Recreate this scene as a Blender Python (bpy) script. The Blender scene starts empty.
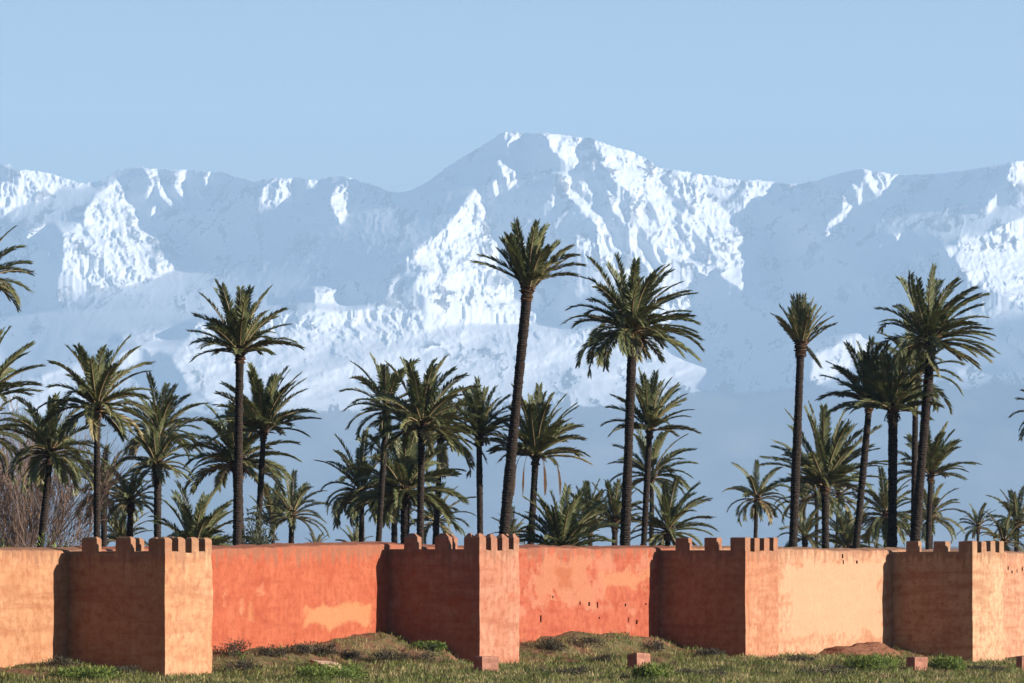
import bpy, math, random
import numpy as np
from mathutils import Vector

# ------------------------------------------------------------------ camera, sky, sun, exposure
F = 6870.0                 # focal length in photo pixels (long telephoto lens)
HOR = 545.0                # row of the true horizon
CAM_Z = 5.7
scene = bpy.context.scene
cam_data = bpy.data.cameras.new('camera')
cam = bpy.data.objects.new('camera', cam_data)
scene.collection.objects.link(cam)
cam.location = (0, 0, CAM_Z)
cam.rotation_euler = (math.radians(90), 0, 0)
cam_data.sensor_width = 36.0
cam_data.lens = F / 1024 * 36.0
cam_data.shift_y = (HOR - 341.5) / 1024
cam_data.clip_start = 1.0
cam_data.clip_end = 200000.0
scene.camera = cam

SUN_EL = math.radians(15.3)
SUN_AZ = math.radians(101.6)          # clockwise from +Y
world = bpy.data.worlds.new('World')
scene.world = world
world.use_nodes = True
wn = world.node_tree
sky = wn.nodes.new('ShaderNodeTexSky')
sky.sky_type = 'NISHITA'
sky.sun_disc = False
sky.sun_elevation = SUN_EL
sky.sun_rotation = SUN_AZ
sky.altitude = 500
sky.air_density = 1.0
sky.dust_density = 0.8
sky.ozone_density = 4.0
wn.links.new(sky.outputs[0], wn.nodes['Background'].inputs[0])
wn.nodes['Background'].inputs[1].default_value = 0.037
sun_data = bpy.data.lights.new('sun', 'SUN')
sun_data.energy = 5.0
sun_data.angle = math.radians(0.5)
sun_data.color = (1.0, 0.95, 0.89)
sun = bpy.data.objects.new('sun', sun_data)
scene.collection.objects.link(sun)
sdir = Vector((math.sin(SUN_AZ) * math.cos(SUN_EL), math.cos(SUN_AZ) * math.cos(SUN_EL), math.sin(SUN_EL)))
sun.rotation_euler = (-sdir).to_track_quat('-Z', 'Y').to_euler()
sun.location = (200, 100, 200)
vs = scene.view_settings
vs.view_transform = 'Standard'
vs.look = 'None'
vs.exposure = 1.52
vs.gamma = 1.0
vs.use_curve_mapping = False
scene.cycles.volume_bounces = 0
scene.cycles.max_bounces = 6
scene.cycles.use_denoising = True

# ------------------------------------------------------------------ helpers
rnd = random.Random(7)

def link(o, parent=None):
    scene.collection.objects.link(o)
    if parent is not None:
        o.parent = parent
    return o

def mesh_obj(name, verts, faces, material=None, parent=None, smooth=False):
    me = bpy.data.meshes.new(name)
    me.from_pydata([tuple(v) for v in verts], [], [tuple(f) for f in faces])
    me.update()
    if material is not None:
        me.materials.append(material)
    if smooth:
        me.shade_smooth()
    return link(bpy.data.objects.new(name, me), parent)

def np_mesh(name, verts, quads, material=None, parent=None, smooth=False):
    """fast mesh from numpy arrays: verts (n,3), faces (m,k)"""
    verts = np.asarray(verts, dtype=np.float32)
    quads = np.asarray(quads, dtype=np.int32)
    m, k = quads.shape
    me = bpy.data.meshes.new(name)
    me.vertices.add(len(verts))
    me.vertices.foreach_set('co', verts.ravel())
    me.loops.add(m * k)
    me.loops.foreach_set('vertex_index', quads.ravel())
    me.polygons.add(m)
    me.polygons.foreach_set('loop_start', np.arange(0, m * k, k, dtype=np.int32))
    me.polygons.foreach_set('loop_total', np.full(m, k, dtype=np.int32))
    if smooth:
        me.polygons.foreach_set('use_smooth', np.ones(m, dtype=bool))
    me.update(calc_edges=True)
    me.validate()
    if material is not None:
        me.materials.append(material)
    return link(bpy.data.objects.new(name, me), parent)

def empty(name, loc, parent=None):
    o = bpy.data.objects.new(name, None)
    o.location = loc
    o.empty_display_size = 0.5
    return link(o, parent)

def tag(o, label=None, cat=None, group=None, kind=None):
    if label: o['label'] = label
    if cat: o['category'] = cat
    if group: o['group'] = group
    if kind: o['kind'] = kind
    return o

_rg = np.random.default_rng(11)
_perm = _rg.permutation(512)
_ang = _rg.random(512) * 2 * np.pi
_gx, _gy = np.cos(_ang), np.sin(_ang)

def perlin(x, y):
    xi = np.floor(x).astype(np.int64); yi = np.floor(y).astype(np.int64)
    xf = x - xi; yf = y - yi
    def g(ix, iy, dx, dy):
        h = _perm[(_perm[ix & 511] + iy) & 511]
        return _gx[h] * dx + _gy[h] * dy
    u = xf * xf * xf * (xf * (xf * 6 - 15) + 10)
    v = yf * yf * yf * (yf * (yf * 6 - 15) + 10)
    a = g(xi, yi, xf, yf); b = g(xi + 1, yi, xf - 1, yf)
    c = g(xi, yi + 1, xf, yf - 1); d = g(xi + 1, yi + 1, xf - 1, yf - 1)
    return ((a + (b - a) * u) * (1 - v) + (c + (d - c) * u) * v) * 1.5

def fbm(x, y, octaves=5, gain=0.5, ridged=False):
    s = np.zeros_like(x, dtype=np.float64); a = 1.0; t = 0.0
    for o in range(octaves):
        n = perlin(x + 17.3 * o, y - 9.1 * o)
        if ridged: n = 1 - 2 * np.abs(n)
        s += a * n; t += a
        a *= gain; x = x * 2.03; y = y * 2.03
    return s / t

def px_to_world(px, py, depth):
    return Vector(((px - 512) / F * depth, depth, CAM_Z + (HOR - py) / F * depth))

# ------------------------------------------------------------------ node helpers
def new_mat(name):
    m = bpy.data.materials.new(name)
    m.use_nodes = True
    nt = m.node_tree
    return m, nt, nt.nodes['Principled BSDF']

def N(nt, typ, **kw):
    n = nt.nodes.new(typ)
    for k, v in kw.items():
        setattr(n, k, v)
    return n

def noise(nt, vec, scale, detail=5, rough=0.55):
    n = N(nt, 'ShaderNodeTexNoise')
    n.inputs['Scale'].default_value = scale
    n.inputs['Detail'].default_value = detail
    n.inputs['Roughness'].default_value = rough
    if vec is not None: nt.links.new(vec, n.inputs['Vector'])
    return n.outputs[0]

def mapping(nt, vec, scale=(1, 1, 1), loc=(0, 0, 0)):
    n = N(nt, 'ShaderNodeMapping')
    n.inputs['Scale'].default_value = scale
    n.inputs['Location'].default_value = loc
    nt.links.new(vec, n.inputs['Vector'])
    return n.outputs[0]

def ramp(nt, fac, stops):
    n = N(nt, 'ShaderNodeValToRGB')
    el = n.color_ramp.elements
    while len(el) < len(stops): el.new(0.5)
    for e, (p, c) in zip(el, stops):
        e.position = p
        e.color = (*c, 1) if not isinstance(c, (int, float)) else (c, c, c, 1)
    nt.links.new(fac, n.inputs[0])
    return n.outputs[0]

def mixc(nt, fac, a, b, mode='MIX'):
    n = N(nt, 'ShaderNodeMix', data_type='RGBA', blend_type=mode)
    for sock, v in ((n.inputs[0], fac), (n.inputs[6], a), (n.inputs[7], b)):
        if isinstance(v, (int, float)): sock.default_value = v
        elif isinstance(v, tuple): sock.default_value = (*v, 1)
        else: nt.links.new(v, sock)
    return n.outputs[2]

def math_n(nt, op, a, b=None):
    n = N(nt, 'ShaderNodeMath', operation=op)
    for sock, v in zip(n.inputs, (a, b)):
        if v is None: continue
        if isinstance(v, (int, float)): sock.default_value = v
        else: nt.links.new(v, sock)
    return n.outputs[0]

def bump(nt, bsdf, height, strength, dist):
    n = N(nt, 'ShaderNodeBump')
    n.inputs['Strength'].default_value = strength
    n.inputs['Distance'].default_value = dist
    nt.links.new(height, n.inputs['Height'])
    nt.links.new(n.outputs[0], bsdf.inputs['Normal'])

def rough(bsdf, r=0.9, spec=0.2):
    bsdf.inputs['Roughness'].default_value = r
    bsdf.inputs['Specular IOR Level'].default_value = spec
# ------------------------------------------------------------------ snow mountains (about 55 km away, 3.7 km high)
def mountain_material():
    m, nt, b = new_mat('mountain_snow_and_rock')
    geo = N(nt, 'ShaderNodeNewGeometry')
    sep = N(nt, 'ShaderNodeSeparateXYZ')
    nt.links.new(geo.outputs['Position'], sep.inputs[0])
    att = N(nt, 'ShaderNodeAttribute', attribute_name='snow')
    nz = noise(nt, mapping(nt, geo.outputs['Position'], (1, .4, 1)), 0.004, 8, 0.65)
    f = math_n(nt, 'ADD', att.outputs['Fac'], math_n(nt, 'MULTIPLY', math_n(nt, 'SUBTRACT', nz, 0.5), 0.8))
    snow = ramp(nt, f, [(0.40, 0.0), (0.56, 1.0)])
    n2 = noise(nt, mapping(nt, geo.outputs['Position'], (1, 1, 3)), 0.0012, 9, 0.68)
    rockc = ramp(nt, n2, [(0.3, (0.035, 0.035, 0.03)), (0.5, (0.065, 0.058, 0.045)), (0.7, (0.12, 0.095, 0.07))])
    snowc = ramp(nt, n2, [(0.3, (0.50, 0.50, 0.51)), (0.7, (0.60, 0.59, 0.575))])
    nt.links.new(mixc(nt, snow, rockc, snowc), b.inputs['Base Color'])
    rough(b, 0.9, 0.1)
    return m

LIT = [  # outlines (photo pixels) of the slopes that face the sun; coverage 0..1
 (1, [(2,165),(12,163),(17,168),(40,171),(60,177),(75,181),(94,182),(82,186),(57,187),(37,185),(20,185),(12,181)]),
 (1, [(0,197),(10,191),(12,197),(10,206),(0,207),(-20,205),(-20,198)]),
 (.5, [(21,186),(31,185),(28,197),(20,202)]), (.6, [(41,187),(47,187),(45,196)]),
 (1.2, [(113,177),(119,182),(127,200),(137,220),(138,226),(82,223),(85,210),(97,195)]),
 (.9, [(143,168),(152,169),(159,177),(164,192),(177,205),(169,211),(159,197),(152,185),(149,200),(144,200),(147,182)]),
 (.9, [(172,172),(184,170),(185,185),(188,202),(182,202),(175,190)]),
 (.7, [(153,205),(159,207),(152,225),(150,215)]), (.9, [(199,180),(209,172),(208,197),(201,198)]),
 (1, [(72,226),(82,227),(86,242),(97,257),(111,277),(100,284),(87,274),(93,269),(85,249),(77,234)]),
 (1, [(72,230),(75,238),(66,257),(62,267),(75,289),(65,292),(55,284),(61,274),(62,252)]),
 (.7, [(90,226),(139,228),(179,233),(180,242),(172,245),(189,252),(203,264),(184,266),(159,269),(139,279),(127,277),(134,269),(114,259),(107,249),(100,239)]),
 (.7, [(100,257),(119,267),(139,276),(134,281),(110,272)]),
 (.5, [(25,227),(45,227),(27,247),(24,240)]), (.7, [(47,245),(51,247),(51,263),(47,262)]),
 (1, [(0,272),(10,275),(15,294),(22,304),(0,308),(-30,308),(-20,275)]),
 (1, [(258,205),(265,187),(280,180),(292,180),(293,195),(280,203)]), (.9, [(304,179),(319,177),(314,187),(306,190)]),
 (1, [(333,190),(345,178),(352,180),(349,210),(340,222),(336,222),(332,203)]), (.8, [(362,182),(367,182),(367,197)]),
 (1.2, [(505,131),(522,131),(516,147),(510,153),(518,165),(524,176),(519,178),(512,163),(506,149)]),
 (1, [(500,157),(512,164),(516,181),(508,188),(502,177),(498,163)]),
 (1.1, [(477,184),(456,213),(439,233),(419,247),(401,261),(419,271),(408,291),(429,305),(453,315),(477,319),(500,312),(511,298),(518,285),(504,271),(500,250),(490,237),(483,220),(484,202)]),
 (.8, [(490,181),(498,178),(496,202),(491,202)]), (.7, [(491,218),(497,216),(494,227)]),
 (1, [(541,132),(553,133),(582,138),(578,151),(582,161),(572,171),(561,170),(561,164),(551,149)]),
 (1, [(556,174),(568,177),(572,192),(584,200),(596,210),(605,227),(602,227),(584,212),(570,198),(561,198),(553,214),(547,212),(547,204),(557,196)]),
 (.7, [(578,184),(588,186),(594,196),(582,194)]), (.9, [(588,161),(594,159),(598,177),(592,175)]),
 (1.2, [(591,138),(611,144),(641,152),(663,170),(655,178),(663,198),(675,215),(658,206),(630,192),(616,176),(599,151)]),
 (1.1, [(663,173),(686,170),(736,178),(741,187),(722,195),(714,190),(700,192),(725,212),(747,223),(764,237),(776,252),(766,256),(782,281),(772,287),(764,297),(744,294),(719,279),(716,267),(705,248),(714,237),(691,215),(675,192)]),
 (1, [(744,181),(761,180),(775,187),(764,199),(752,195),(758,212),(747,220),(736,215),(736,201)]), (.9, [(784,183),(797,183),(790,188)]),
 (.8, [(655,212),(672,231),(686,259),(683,273),(669,262),(661,237)]), (.7, [(625,201),(644,203),(650,231),(647,245),(633,220)]),
 (.8, [(594,192),(594,212),(611,237),(616,259),(605,253),(588,214)]), (.55, [(575,237),(602,240),(630,255),(640,280),(597,278),(575,270)]),
 (.5, [(520,240),(545,255),(560,290),(530,285)]),
 (1.1, [(865,169),(896,175),(882,199),(872,192),(862,185)]), (.9, [(853,185),(862,189),(858,206)]),
 (1, [(841,192),(850,206),(850,216),(823,237),(824,230),(841,213)]), (.8, [(891,235),(901,233),(899,241)]), (.8, [(927,179),(913,190),(918,182)]),
 (1.1, [(1011,164),(1030,160),(1040,199),(1026,199),(1005,182)]), (.9, [(1002,184),(1005,189),(988,213),(983,211)]),
 (1, [(971,243),(1002,230),(1016,220),(1026,218),(1045,230),(1045,310),(1026,308),(1012,298),(1002,271),(988,250)]),
 (.9, [(956,257),(971,261),(978,284),(971,291)]), (.9, [(942,247),(958,245),(951,262)]), (.8, [(982,264),(992,284),(990,295)]),
 (.8, [(925,250),(935,261),(934,278),(925,274)]), (.8, [(995,285),(1002,288),(997,308)]),
 (1, [(872,276),(900,264),(913,262),(910,278),(893,285),(910,308),(896,330),(869,330),(882,305),(876,291)]),
 (.9, [(878,311),(900,320),(880,345),(858,365),(843,374),(819,385),(808,380),(811,368),(815,354),(843,339),(874,331)]),
 (.9, [(950,368),(975,370),(998,375),(960,377)]),
 (1, [(122,337),(130,332),(150,330),(170,329),(177,333),(160,341),(145,344),(126,343)]),
 (1, [(316,288),(338,288),(344,303),(340,311),(316,311)]),
 (.85, [(170,358),(195,325),(230,315),(300,315),(370,308),(420,312),(480,322),(560,330),(620,330),(680,340),(720,375),(720,392),(620,412),(500,416),(350,418),(310,416),(220,405),(190,388)]),
 (.6, [(0,385),(60,370),(130,375),(170,390),(150,415),(60,425),(0,430),(-60,430),(-60,385)]),
 (.4, [(620,285),(690,300),(700,335),(620,330)]),
 (.30, [(600,160),(650,178),(705,205),(722,262),(690,290),(655,285),(625,250),(612,222),(606,195)]), (.62, [(62,228),(140,228),(200,262),(140,280),(100,286),(60,290)]), (.45, [(430,300),(520,305),(560,322),(470,322)]),
 (.6, [(955,240),(1005,225),(1040,225),(1040,305),(1000,300),(960,285)]), (.5, [(0,185),(60,187),(40,200),(0,212)]),
]
SKYLINE = [(-500,230),(-350,205),(-250,215),(-150,190),(-60,178),(-20,172),(0,165),(8,163),(15,169),(45,172),(70,180),(85,183),(100,181),(118,170),(135,167),(150,168),(175,169),(200,171),(222,172),(235,176),(255,181),(270,178),(300,178),(318,180),(333,176),(345,176),(358,181),(370,184),(385,190),(400,193),(412,190),(430,180),(450,165),(480,147),(500,134),(510,131),(520,133),(545,133),(565,135),(590,138),(612,146),(630,151),(645,158),(660,168),(675,170),(700,174),(740,180),(760,180),(780,183),(800,184),(815,181),(830,176),(848,171),(862,168),(872,171),(888,173),(900,175),(925,174),(940,173),(960,171),(980,168),(1000,164),(1011,162),(1026,160),(1050,165),(1120,180),(1200,200),(1350,225),(1500,260)]

def in_poly(X, Y, poly):
    ins = np.zeros(X.shape, bool)
    n = len(poly)
    for i in range(n):
        x1, y1 = poly[i]; x2, y2 = poly[(i + 1) % n]
        if y1 == y2: continue
        c = ((y1 > Y) != (y2 > Y)) & (X < (x2 - x1) * (Y - y1) / (y2 - y1) + x1)
        ins ^= c
    return ins

def build_mountains():
    # 1. a map of the way each slope faces: +1 to the right (to the sun), -1 to the left
    rows_y = np.array([110, 132, 250, 310, 340, 395, 415, 545, 546])
    rows_d = np.array([54.8, 54.5, 53.0, 52.1, 51.2, 49.2, 48.4, 45.0, 44.9]) * 1000

    blur0 = lambda v: v
    def level(step, start, rounds, its):
        gx = np.arange(-500, 1500 + step, step)
        gy = np.arange(546, 110, -step)            # from the foot up
        PX, PY = np.meshgrid(gx, gy)
        wx = PX + 5 * fbm(PX / 24, PY / 24, 4) + 1.6 * perlin(PX / 4.1, PY / 4.1)
        wy = PY + 4 * fbm(PX / 24 + 70, PY / 24 + 30, 4) + 1.6 * perlin(PX / 4.1 + 50, PY / 4.1)
        streak = fbm((PX - 0.55 * PY) / 9, (PY + 0.3 * PX) / 30, 4, 0.6)
        face = np.full(PX.shape, -1.0)
        for cov, poly in LIT:
            xs = [p[0] for p in poly]; ys = [p[1] for p in poly]
            bx = (PX > min(xs) - 12) & (PX < max(xs) + 12) & (PY > min(ys) - 12) & (PY < max(ys) + 12)
            ii = np.where(bx)
            ins = in_poly(wx[ii], wy[ii], poly)
            ok = ins & (streak[ii] < (cov - 0.5) * 1.1 + 0.30)
            face[ii[0][ok], ii[1][ok]] = 1.0
        out = (PX < -15) | (PX > 1040)
        gen = fbm(PX / 90 + 5, PY / 70, 5)
        face[out] = np.where(gen > 0.12, 1.0, -1.0)[out]
        face[(PX > 1040) & (PX < 1260)] = 1.0
        # 2. depth of the face: steep on top, gentle snow bench, foothills
        D0r = np.interp(gy, rows_y, rows_d)
        D0 = np.repeat(D0r[:, None], len(gx), 1)
        cell = step * 52000 / F
        DZ = np.repeat((np.gradient(D0r) / cell)[:, None], len(gx), 1)
        low = np.clip((PY - 405) / 15, 0, 1)
        lowg = 1.3 * fbm(PX / 60, PY / 40, 4)
        free = PY < np.interp(gx, [q[0] for q in SKYLINE], [q[1] for q in SKYLINE])[None, :] - 3
        x = D0.copy() if start is None else resample(start, len(gy), len(gx))
        eps = 2e-7 * step * step
        SF = np.interp(gx, [-500, 0, 180, 250, 440, 500, 600, 760, 800, 1500], [1.0, 0.88, 0.95, 1.35, 1.4, 1.15, 1.02, 1.0, 0.90, 0.88])[None, :]
        SF = np.where((PY < 225) & (PX < 400), np.minimum(SF, 0.92), SF)
        W = np.where(free, 0.02, 1.0)
        WL = blur0(np.where((face > 0) & ~free & (PY < 312), 5.0, 1.0))
        Wx = np.minimum(W[:, 1:], W[:, :-1]) * np.maximum(WL[:, 1:], WL[:, :-1]); Wy = 0.25 * np.minimum(W[1:], W[:-1])
        def adj(rx, ry):
            o = np.zeros_like(x)
            o[:, 1:] += Wx * rx; o[:, :-1] -= Wx * rx
            o[1:] += Wy * ry; o[:-1] -= Wy * ry
            return o
        WS = np.where((face < 0) & ~free, 4.0, 1.0); Wx = Wx * np.minimum(WS[:, 1:], WS[:, :-1])
        btop = np.interp(gx, [100, 170, 200, 300, 480, 620, 720, 760], [362, 345, 318, 310, 318, 326, 368, 390])[None, :]
        btop = btop + 7 * fbm(gx / 26, gx * 0 + 2, 4, .6)[None, :]
        band = (np.abs(PY - btop) < 9) & (PX > 120) & (PX < 760)
        bench = (PY > btop + 5) & (PX > 100) & (PX < 740) & ~band
        Wy = np.where(band[1:], 0.01, np.where((face[1:] > 0) & ~bench[1:] & ~free[1:], 0.9, Wy))
        A = lambda d: adj(d[:, 1:] - d[:, :-1], d[1:] - d[:-1]) + eps * d
        # 3. the surface with those slopes (conjugate gradients; targets relaxed to what is needed)
        for k in range(rounds):
            dx = np.gradient(x, axis=1) / cell; dy = np.gradient(x, axis=0) / cell
            dyt = np.clip(dy, 0.55 * DZ, np.where(band, 12.0, 1.25) * DZ)
            sh = np.minimum(dx, -(0.205 + 0.28 * dyt) * SF)
            sh = np.maximum(sh, -2.6)
            li = np.clip(dx, np.where(bench, 0.75, 0.8 * np.minimum(dyt, 2.2)), np.where(bench, 1.5, 1.6))
            sh = np.where(bench, np.minimum(dx, -0.3), np.where(band, dx, sh))
            g = np.where(face > 0, li, sh) * (1 - low) + low * lowg
            tx = 0.5 * (g[:, 1:] + g[:, :-1]) * cell
            ty = 0.5 * (dyt[1:] + dyt[:-1]) * cell
            r = adj(tx, ty) + eps * D0 - A(x); p = r.copy(); rs = (r * r).sum()
            for it in range(its):
                Ap = A(p); al = rs / (p * Ap).sum()
                x = x + al * p; r -= al * Ap
                rn = (r * r).sum(); p = r + rn / rs * p; rs = rn
        return gx, gy, PX, PY, face, x, cell

    def resample(a, nr, nc):
        r = np.linspace(0, a.shape[0] - 1, nr); c = np.linspace(0, a.shape[1] - 1, nc)
        r0 = np.clip(r.astype(int), 0, a.shape[0] - 2); c0 = np.clip(c.astype(int), 0, a.shape[1] - 2)
        fr = (r - r0)[:, None]; fc = (c - c0)[None]
        a0, a1 = a[r0], a[r0 + 1]
        return (a0[:, c0] * (1 - fc) + a0[:, c0 + 1] * fc) * (1 - fr) + (a1[:, c0] * (1 - fc) + a1[:, c0 + 1] * fc) * fr

    D = None
    for st, ro, it in ((6.0, 120, 60), (3.0, 20, 60), (1.5, 4, 80)):
        gx, gy, PX, PY, face, D, cell_x = level(st, D, ro, it)
    # finer grid for the detail
    gx = np.arange(-500, 1500.5, 1.0); gy = np.arange(546, 110, -1.0)
    PX, PY = np.meshgrid(gx, gy)
    D = resample(D, len(gy), len(gx)); face = np.where(resample(face, len(gy), len(gx)) > 0, 1.0, -1.0)
    step = 1.0
    # 4. keep every column climbing away from the viewer, then crags and gullies
    def climb(d, f):
        off = np.arange(len(gy))[:, None] * (step * f * 52000 / F)
        return np.maximum.accumulate(d - off, axis=0) + off
    def blur(v, n):
        for _ in range(n):
            q = np.pad(v, 1, 'edge')
            v = (q[:-2, 1:-1] + q[2:, 1:-1] + q[1:-1, :-2] + q[1:-1, 2:] + 2 * v) / 6
        return v
    low_d = np.minimum.accumulate(D[::-1], axis=0)[::-1]
    D = 0.5 * climb(D, 0.15) + 0.5 * low_d
    D = blur(climb(D, 0.2), 5)
    benchm = np.clip((PY - 318 - 10 * fbm(PX / 30, PY / 30 + 9, 3)) / 26, 0, 1)
    lit_w = blur(np.where(face > 0, 1.0, 0.0), 18)
    amp = blur(np.where(face > 0, 1.0, 0.17), 6) * (1 - 0.55 * benchm)
    roll = fbm((PX - 0.4 * PY) / 95, (PY + 0.25 * PX) / 36, 4, 0.45)
    skl = np.interp(gx, [s[0] for s in SKYLINE], [s[1] for s in SKYLINE])
    skl = skl + 2.4 * fbm(gx / 12, gx * 0 + 3, 5, 0.62) + 0.8 * perlin(gx / 2.7, gx * 0 + 8)
    up = np.clip((405 - PY) / 60, 0.45, 1)
    # gullies run down the fall line: down to the right on sunny faces, down to the left on shaded ones
    wpx = PX + 30 * fbm(PX / 80, PY / 70, 3) + 10 * fbm(PX / 24 + 9, PY / 20, 4) + 3 * fbm(PX / 7, PY / 7, 3)
    wpy = PY + 24 * fbm(PX / 70 + 31, PY / 80, 3) + 8 * fbm(PX / 20 + 5, PY / 24 + 40, 4)
    def gully(sl):
        o = np.zeros(PX.shape)
        for sc_, am in ((26, 46.), (11, 30.), (5.2, 17.), (2.6, 10.), (1.4, 4.)):
            n_ = perlin((wpx - sl * wpy) / sc_ + sc_, (wpy + 0.3 * wpx) / (sc_ * 2.1) + 3.3 * sc_)
            o += am * (1 - 2.2 * np.abs(n_))
        return o
    iso = 42 * fbm(wpx / 30 + 3, wpy / 30, 6, 0.6, ridged=True) + 26 * fbm(PX / 5 + 3, PY / 5.5, 4, 0.7)
    calm = np.clip(0.95 + 1.0 * fbm(PX / 34 + 60, PY / 34, 3), 0.5, 1.4)      # smooth snowfields between the crags
    cr = calm * np.where(PY < 312, 1.35, 1.1) * (0.66 * (gully(0.5) * lit_w + gully(-0.4) * (1 - lit_w)) + 1.0 * iso)
    D = D - amp * up * cr - blur(np.where((PX > 0) & (PX < 720), benchm, benchm * 0.1), 24) * np.clip((425 - PY) / 20, 0, 1) * 150 * roll
    rib = cr / 85 + 0.5 * fbm(PX / 3, PY / 3, 3, .6)
    D = climb(D, 0.12)
    # 5. resample each column from the foot to its skyline
    nr = 440
    t = np.linspace(0, 1, nr)
    rows = HOR + 1 - t[:, None] * (HOR + 1 - skl[None, :])
    fi = (546 - rows) / step
    i0 = np.clip(np.floor(fi).astype(int), 0, len(gy) - 2); fr = fi - i0
    cols = np.arange(len(gx))[None, :].repeat(nr, 0)
    Dr = D[i0, cols] * (1 - fr) + D[i0 + 1, cols] * fr
    # the range goes on, ever lower, beyond both sides
    kk = np.arange(3, 1900, 4)
    tp = 1 - np.clip((kk - 700) / 1200.0, 0, 1)[None, :]
    nL, nR = kk[::-1], len(gx) - 1 - kk
    rows = np.hstack([HOR + 1 - (HOR + 1 - rows[:, nL]) * tp[:, ::-1], rows, HOR + 1 - (HOR + 1 - rows[:, nR]) * tp])
    Dr = np.hstack([Dr[:, nL], Dr, Dr[:, nR]])
    i0 = np.hstack([i0[:, nL], i0, i0[:, nR]]); cols = np.hstack([cols[:, nL], cols, cols[:, nR]])
    gx = np.concatenate([gx[0] - kk[::-1], gx, gx[-1] + kk])
    Z = CAM_Z + (HOR - rows) / F * Dr
    X = (gx[None, :] - 512) / F * Dr
    snow = 0.5 + (409 - rows - 5 * fbm(gx[None, :] / 60 + rows * 0, rows / 30, 6, .6)) / 28
    # snow line sinks a little on the left, rises on the right
    snow -= np.interp(gx, [-500, 0, 250, 600, 700, 760, 900, 1500], [0, -.2, -.1, 0.0, .45, .7, .9, 1.0])[None, :]
    snow = np.clip(snow, -1, 1.0) - 0.55 * np.clip((rib[i0, cols] - .70) * 3, 0, 1)
    # back of the range
    nb = 14
    backs = []
    for j in range(1, nb + 1):
        q = j / nb
        Zb = Z[-1] * (1 - q) - 5 * q
        Yb = Dr[-1] + 900 * q ** 1.5 + Z[-1] * q * 1.6
        backs.append((X[-1] * Yb / Dr[-1], Yb, Zb + 60 * q * (1 - q) * fbm(gx / 30, gx * 0 + j * .7, 3) * 4))
    X = np.vstack([X] + [b[0][None] for b in backs]); Y = np.vstack([Dr] + [b[1][None] for b in backs]); Z = np.vstack([Z] + [b[2][None] for b in backs])
    snow = np.vstack([snow, np.ones((nb, len(gx)))])
    R, Cn = X.shape
    verts = np.stack([X, Y, Z], -1).reshape(-1, 3)
    idx = np.arange(R * Cn).reshape(R, Cn)
    quads = np.stack([idx[:-1, :-1], idx[:-1, 1:], idx[1:, 1:], idx[1:, :-1]], -1).reshape(-1, 4)
    o = np_mesh('mountains', verts, quads, mountain_material(), smooth=True)
    a = o.data.attributes.new('snow', 'FLOAT', 'POINT')
    a.data.foreach_set('value', np.clip(snow, -1, 2).astype(np.float32).ravel())
    tag(o, kind='structure')
    o['label'] = 'snow covered mountain range rising behind the palm grove'
    return o

build_mountains()

# ------------------------------------------------------------------ the air between
def build_haze():
    x, y0, y1, z0, z1 = 34000, -2000, 66000, -30, 4200
    v = [(-x, y0, z0), (x, y0, z0), (x, y1, z0), (-x, y1, z0), (-x, y0, z1), (x, y0, z1), (x, y1, z1), (-x, y1, z1)]
    f = [(0, 3, 2, 1), (4, 5, 6, 7), (0, 1, 5, 4), (1, 2, 6, 5), (2, 3, 7, 6), (3, 0, 4, 7)]
    m = bpy.data.materials.new('haze')
    m.use_nodes = True
    nt = m.node_tree
    nt.nodes.remove(nt.nodes['Principled BSDF'])
    pv = nt.nodes.new('ShaderNodeVolumePrincipled')
    pv.inputs['Color'].default_value = (0.475, 0.705, 1.0, 1)
    pv.inputs['Density'].default_value = 2.3e-5
    pv.inputs['Anisotropy'].default_value = 0.0
    nt.links.new(pv.outputs[0], nt.nodes['Material Output'].inputs['Volume'])
    o = mesh_obj('haze', v, f, m)
    tag(o, kind='stuff')
    return o
build_haze()
# ------------------------------------------------------------------ plan of the rampart
Y0 = 300.0
UX, UY = 0.4415, 0.8973                     # along the wall, away from the viewer to the right
NX, NY = 0.8973, -0.4415                    # outwards, towards the viewer's side
U = Vector((UX, UY, 0)); NV = Vector((NX, NY, 0)); UP = Vector((0, 0, 1))
P1 = Vector(((165 - 512) / F * Y0, Y0, 0))
S = 0.0922 * Y0 / UY                        # spacing of the towers
TOWER_D = [5.05, 4.92, 4.80, 4.85]
TOWER_W = [4.27, 4.30, 4.20, 4.65]
CORNERS = [P1 + U * (S * i) for i in range(4)]

def zrow(py, Y):
    return CAM_Z + (HOR - py) / F * Y

def plan(px, base_off):
    """point on the line parallel to the wall, base_off metres behind the towers' front, seen at column px"""
    k = (px - 512) / F
    b = P1 - NV * base_off
    t = (k * b.y - b.x) / (UX - k * UY)
    return b + U * t

# ------------------------------------------------------------------ ground
GROUND_PTS = []
def gp(px, py, off):
    p = plan(px, off)
    GROUND_PTS.append((p.x, p.y, zrow(py, p.y)))
for a in [(0, 667, 5), (30, 663, 5), (55, 660, 5), (-60, 670, 5), (63, 661, 5), (110, 668, 2.5), (165, 677, 0), (190, 677, 0), (212, 674, 0),
          (216, 652, 5), (260, 649, 5), (300, 645, 5), (330, 640, 5), (360, 634, 5), (385, 632, 5), (430, 647, 2.5), (480, 665, 0), (500, 666, 0), (520, 666, 0),
          (524, 643, 5), (545, 636, 5), (570, 632.5, 5), (600, 633, 5), (630, 636.5, 5), (660, 639, 5), (705, 649, 2.4), (746, 658, 0), (762, 658, 0), (779, 658, 0),
          (800, 656, 5), (825, 654, 5), (860, 650, 5), (893, 648, 5), (935, 655, 2.4), (975, 663, 0), (1005, 662, 0), (1015, 659, 5), (1040, 660, 5), (1090, 662, 5)]:
    gp(*a)
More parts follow.
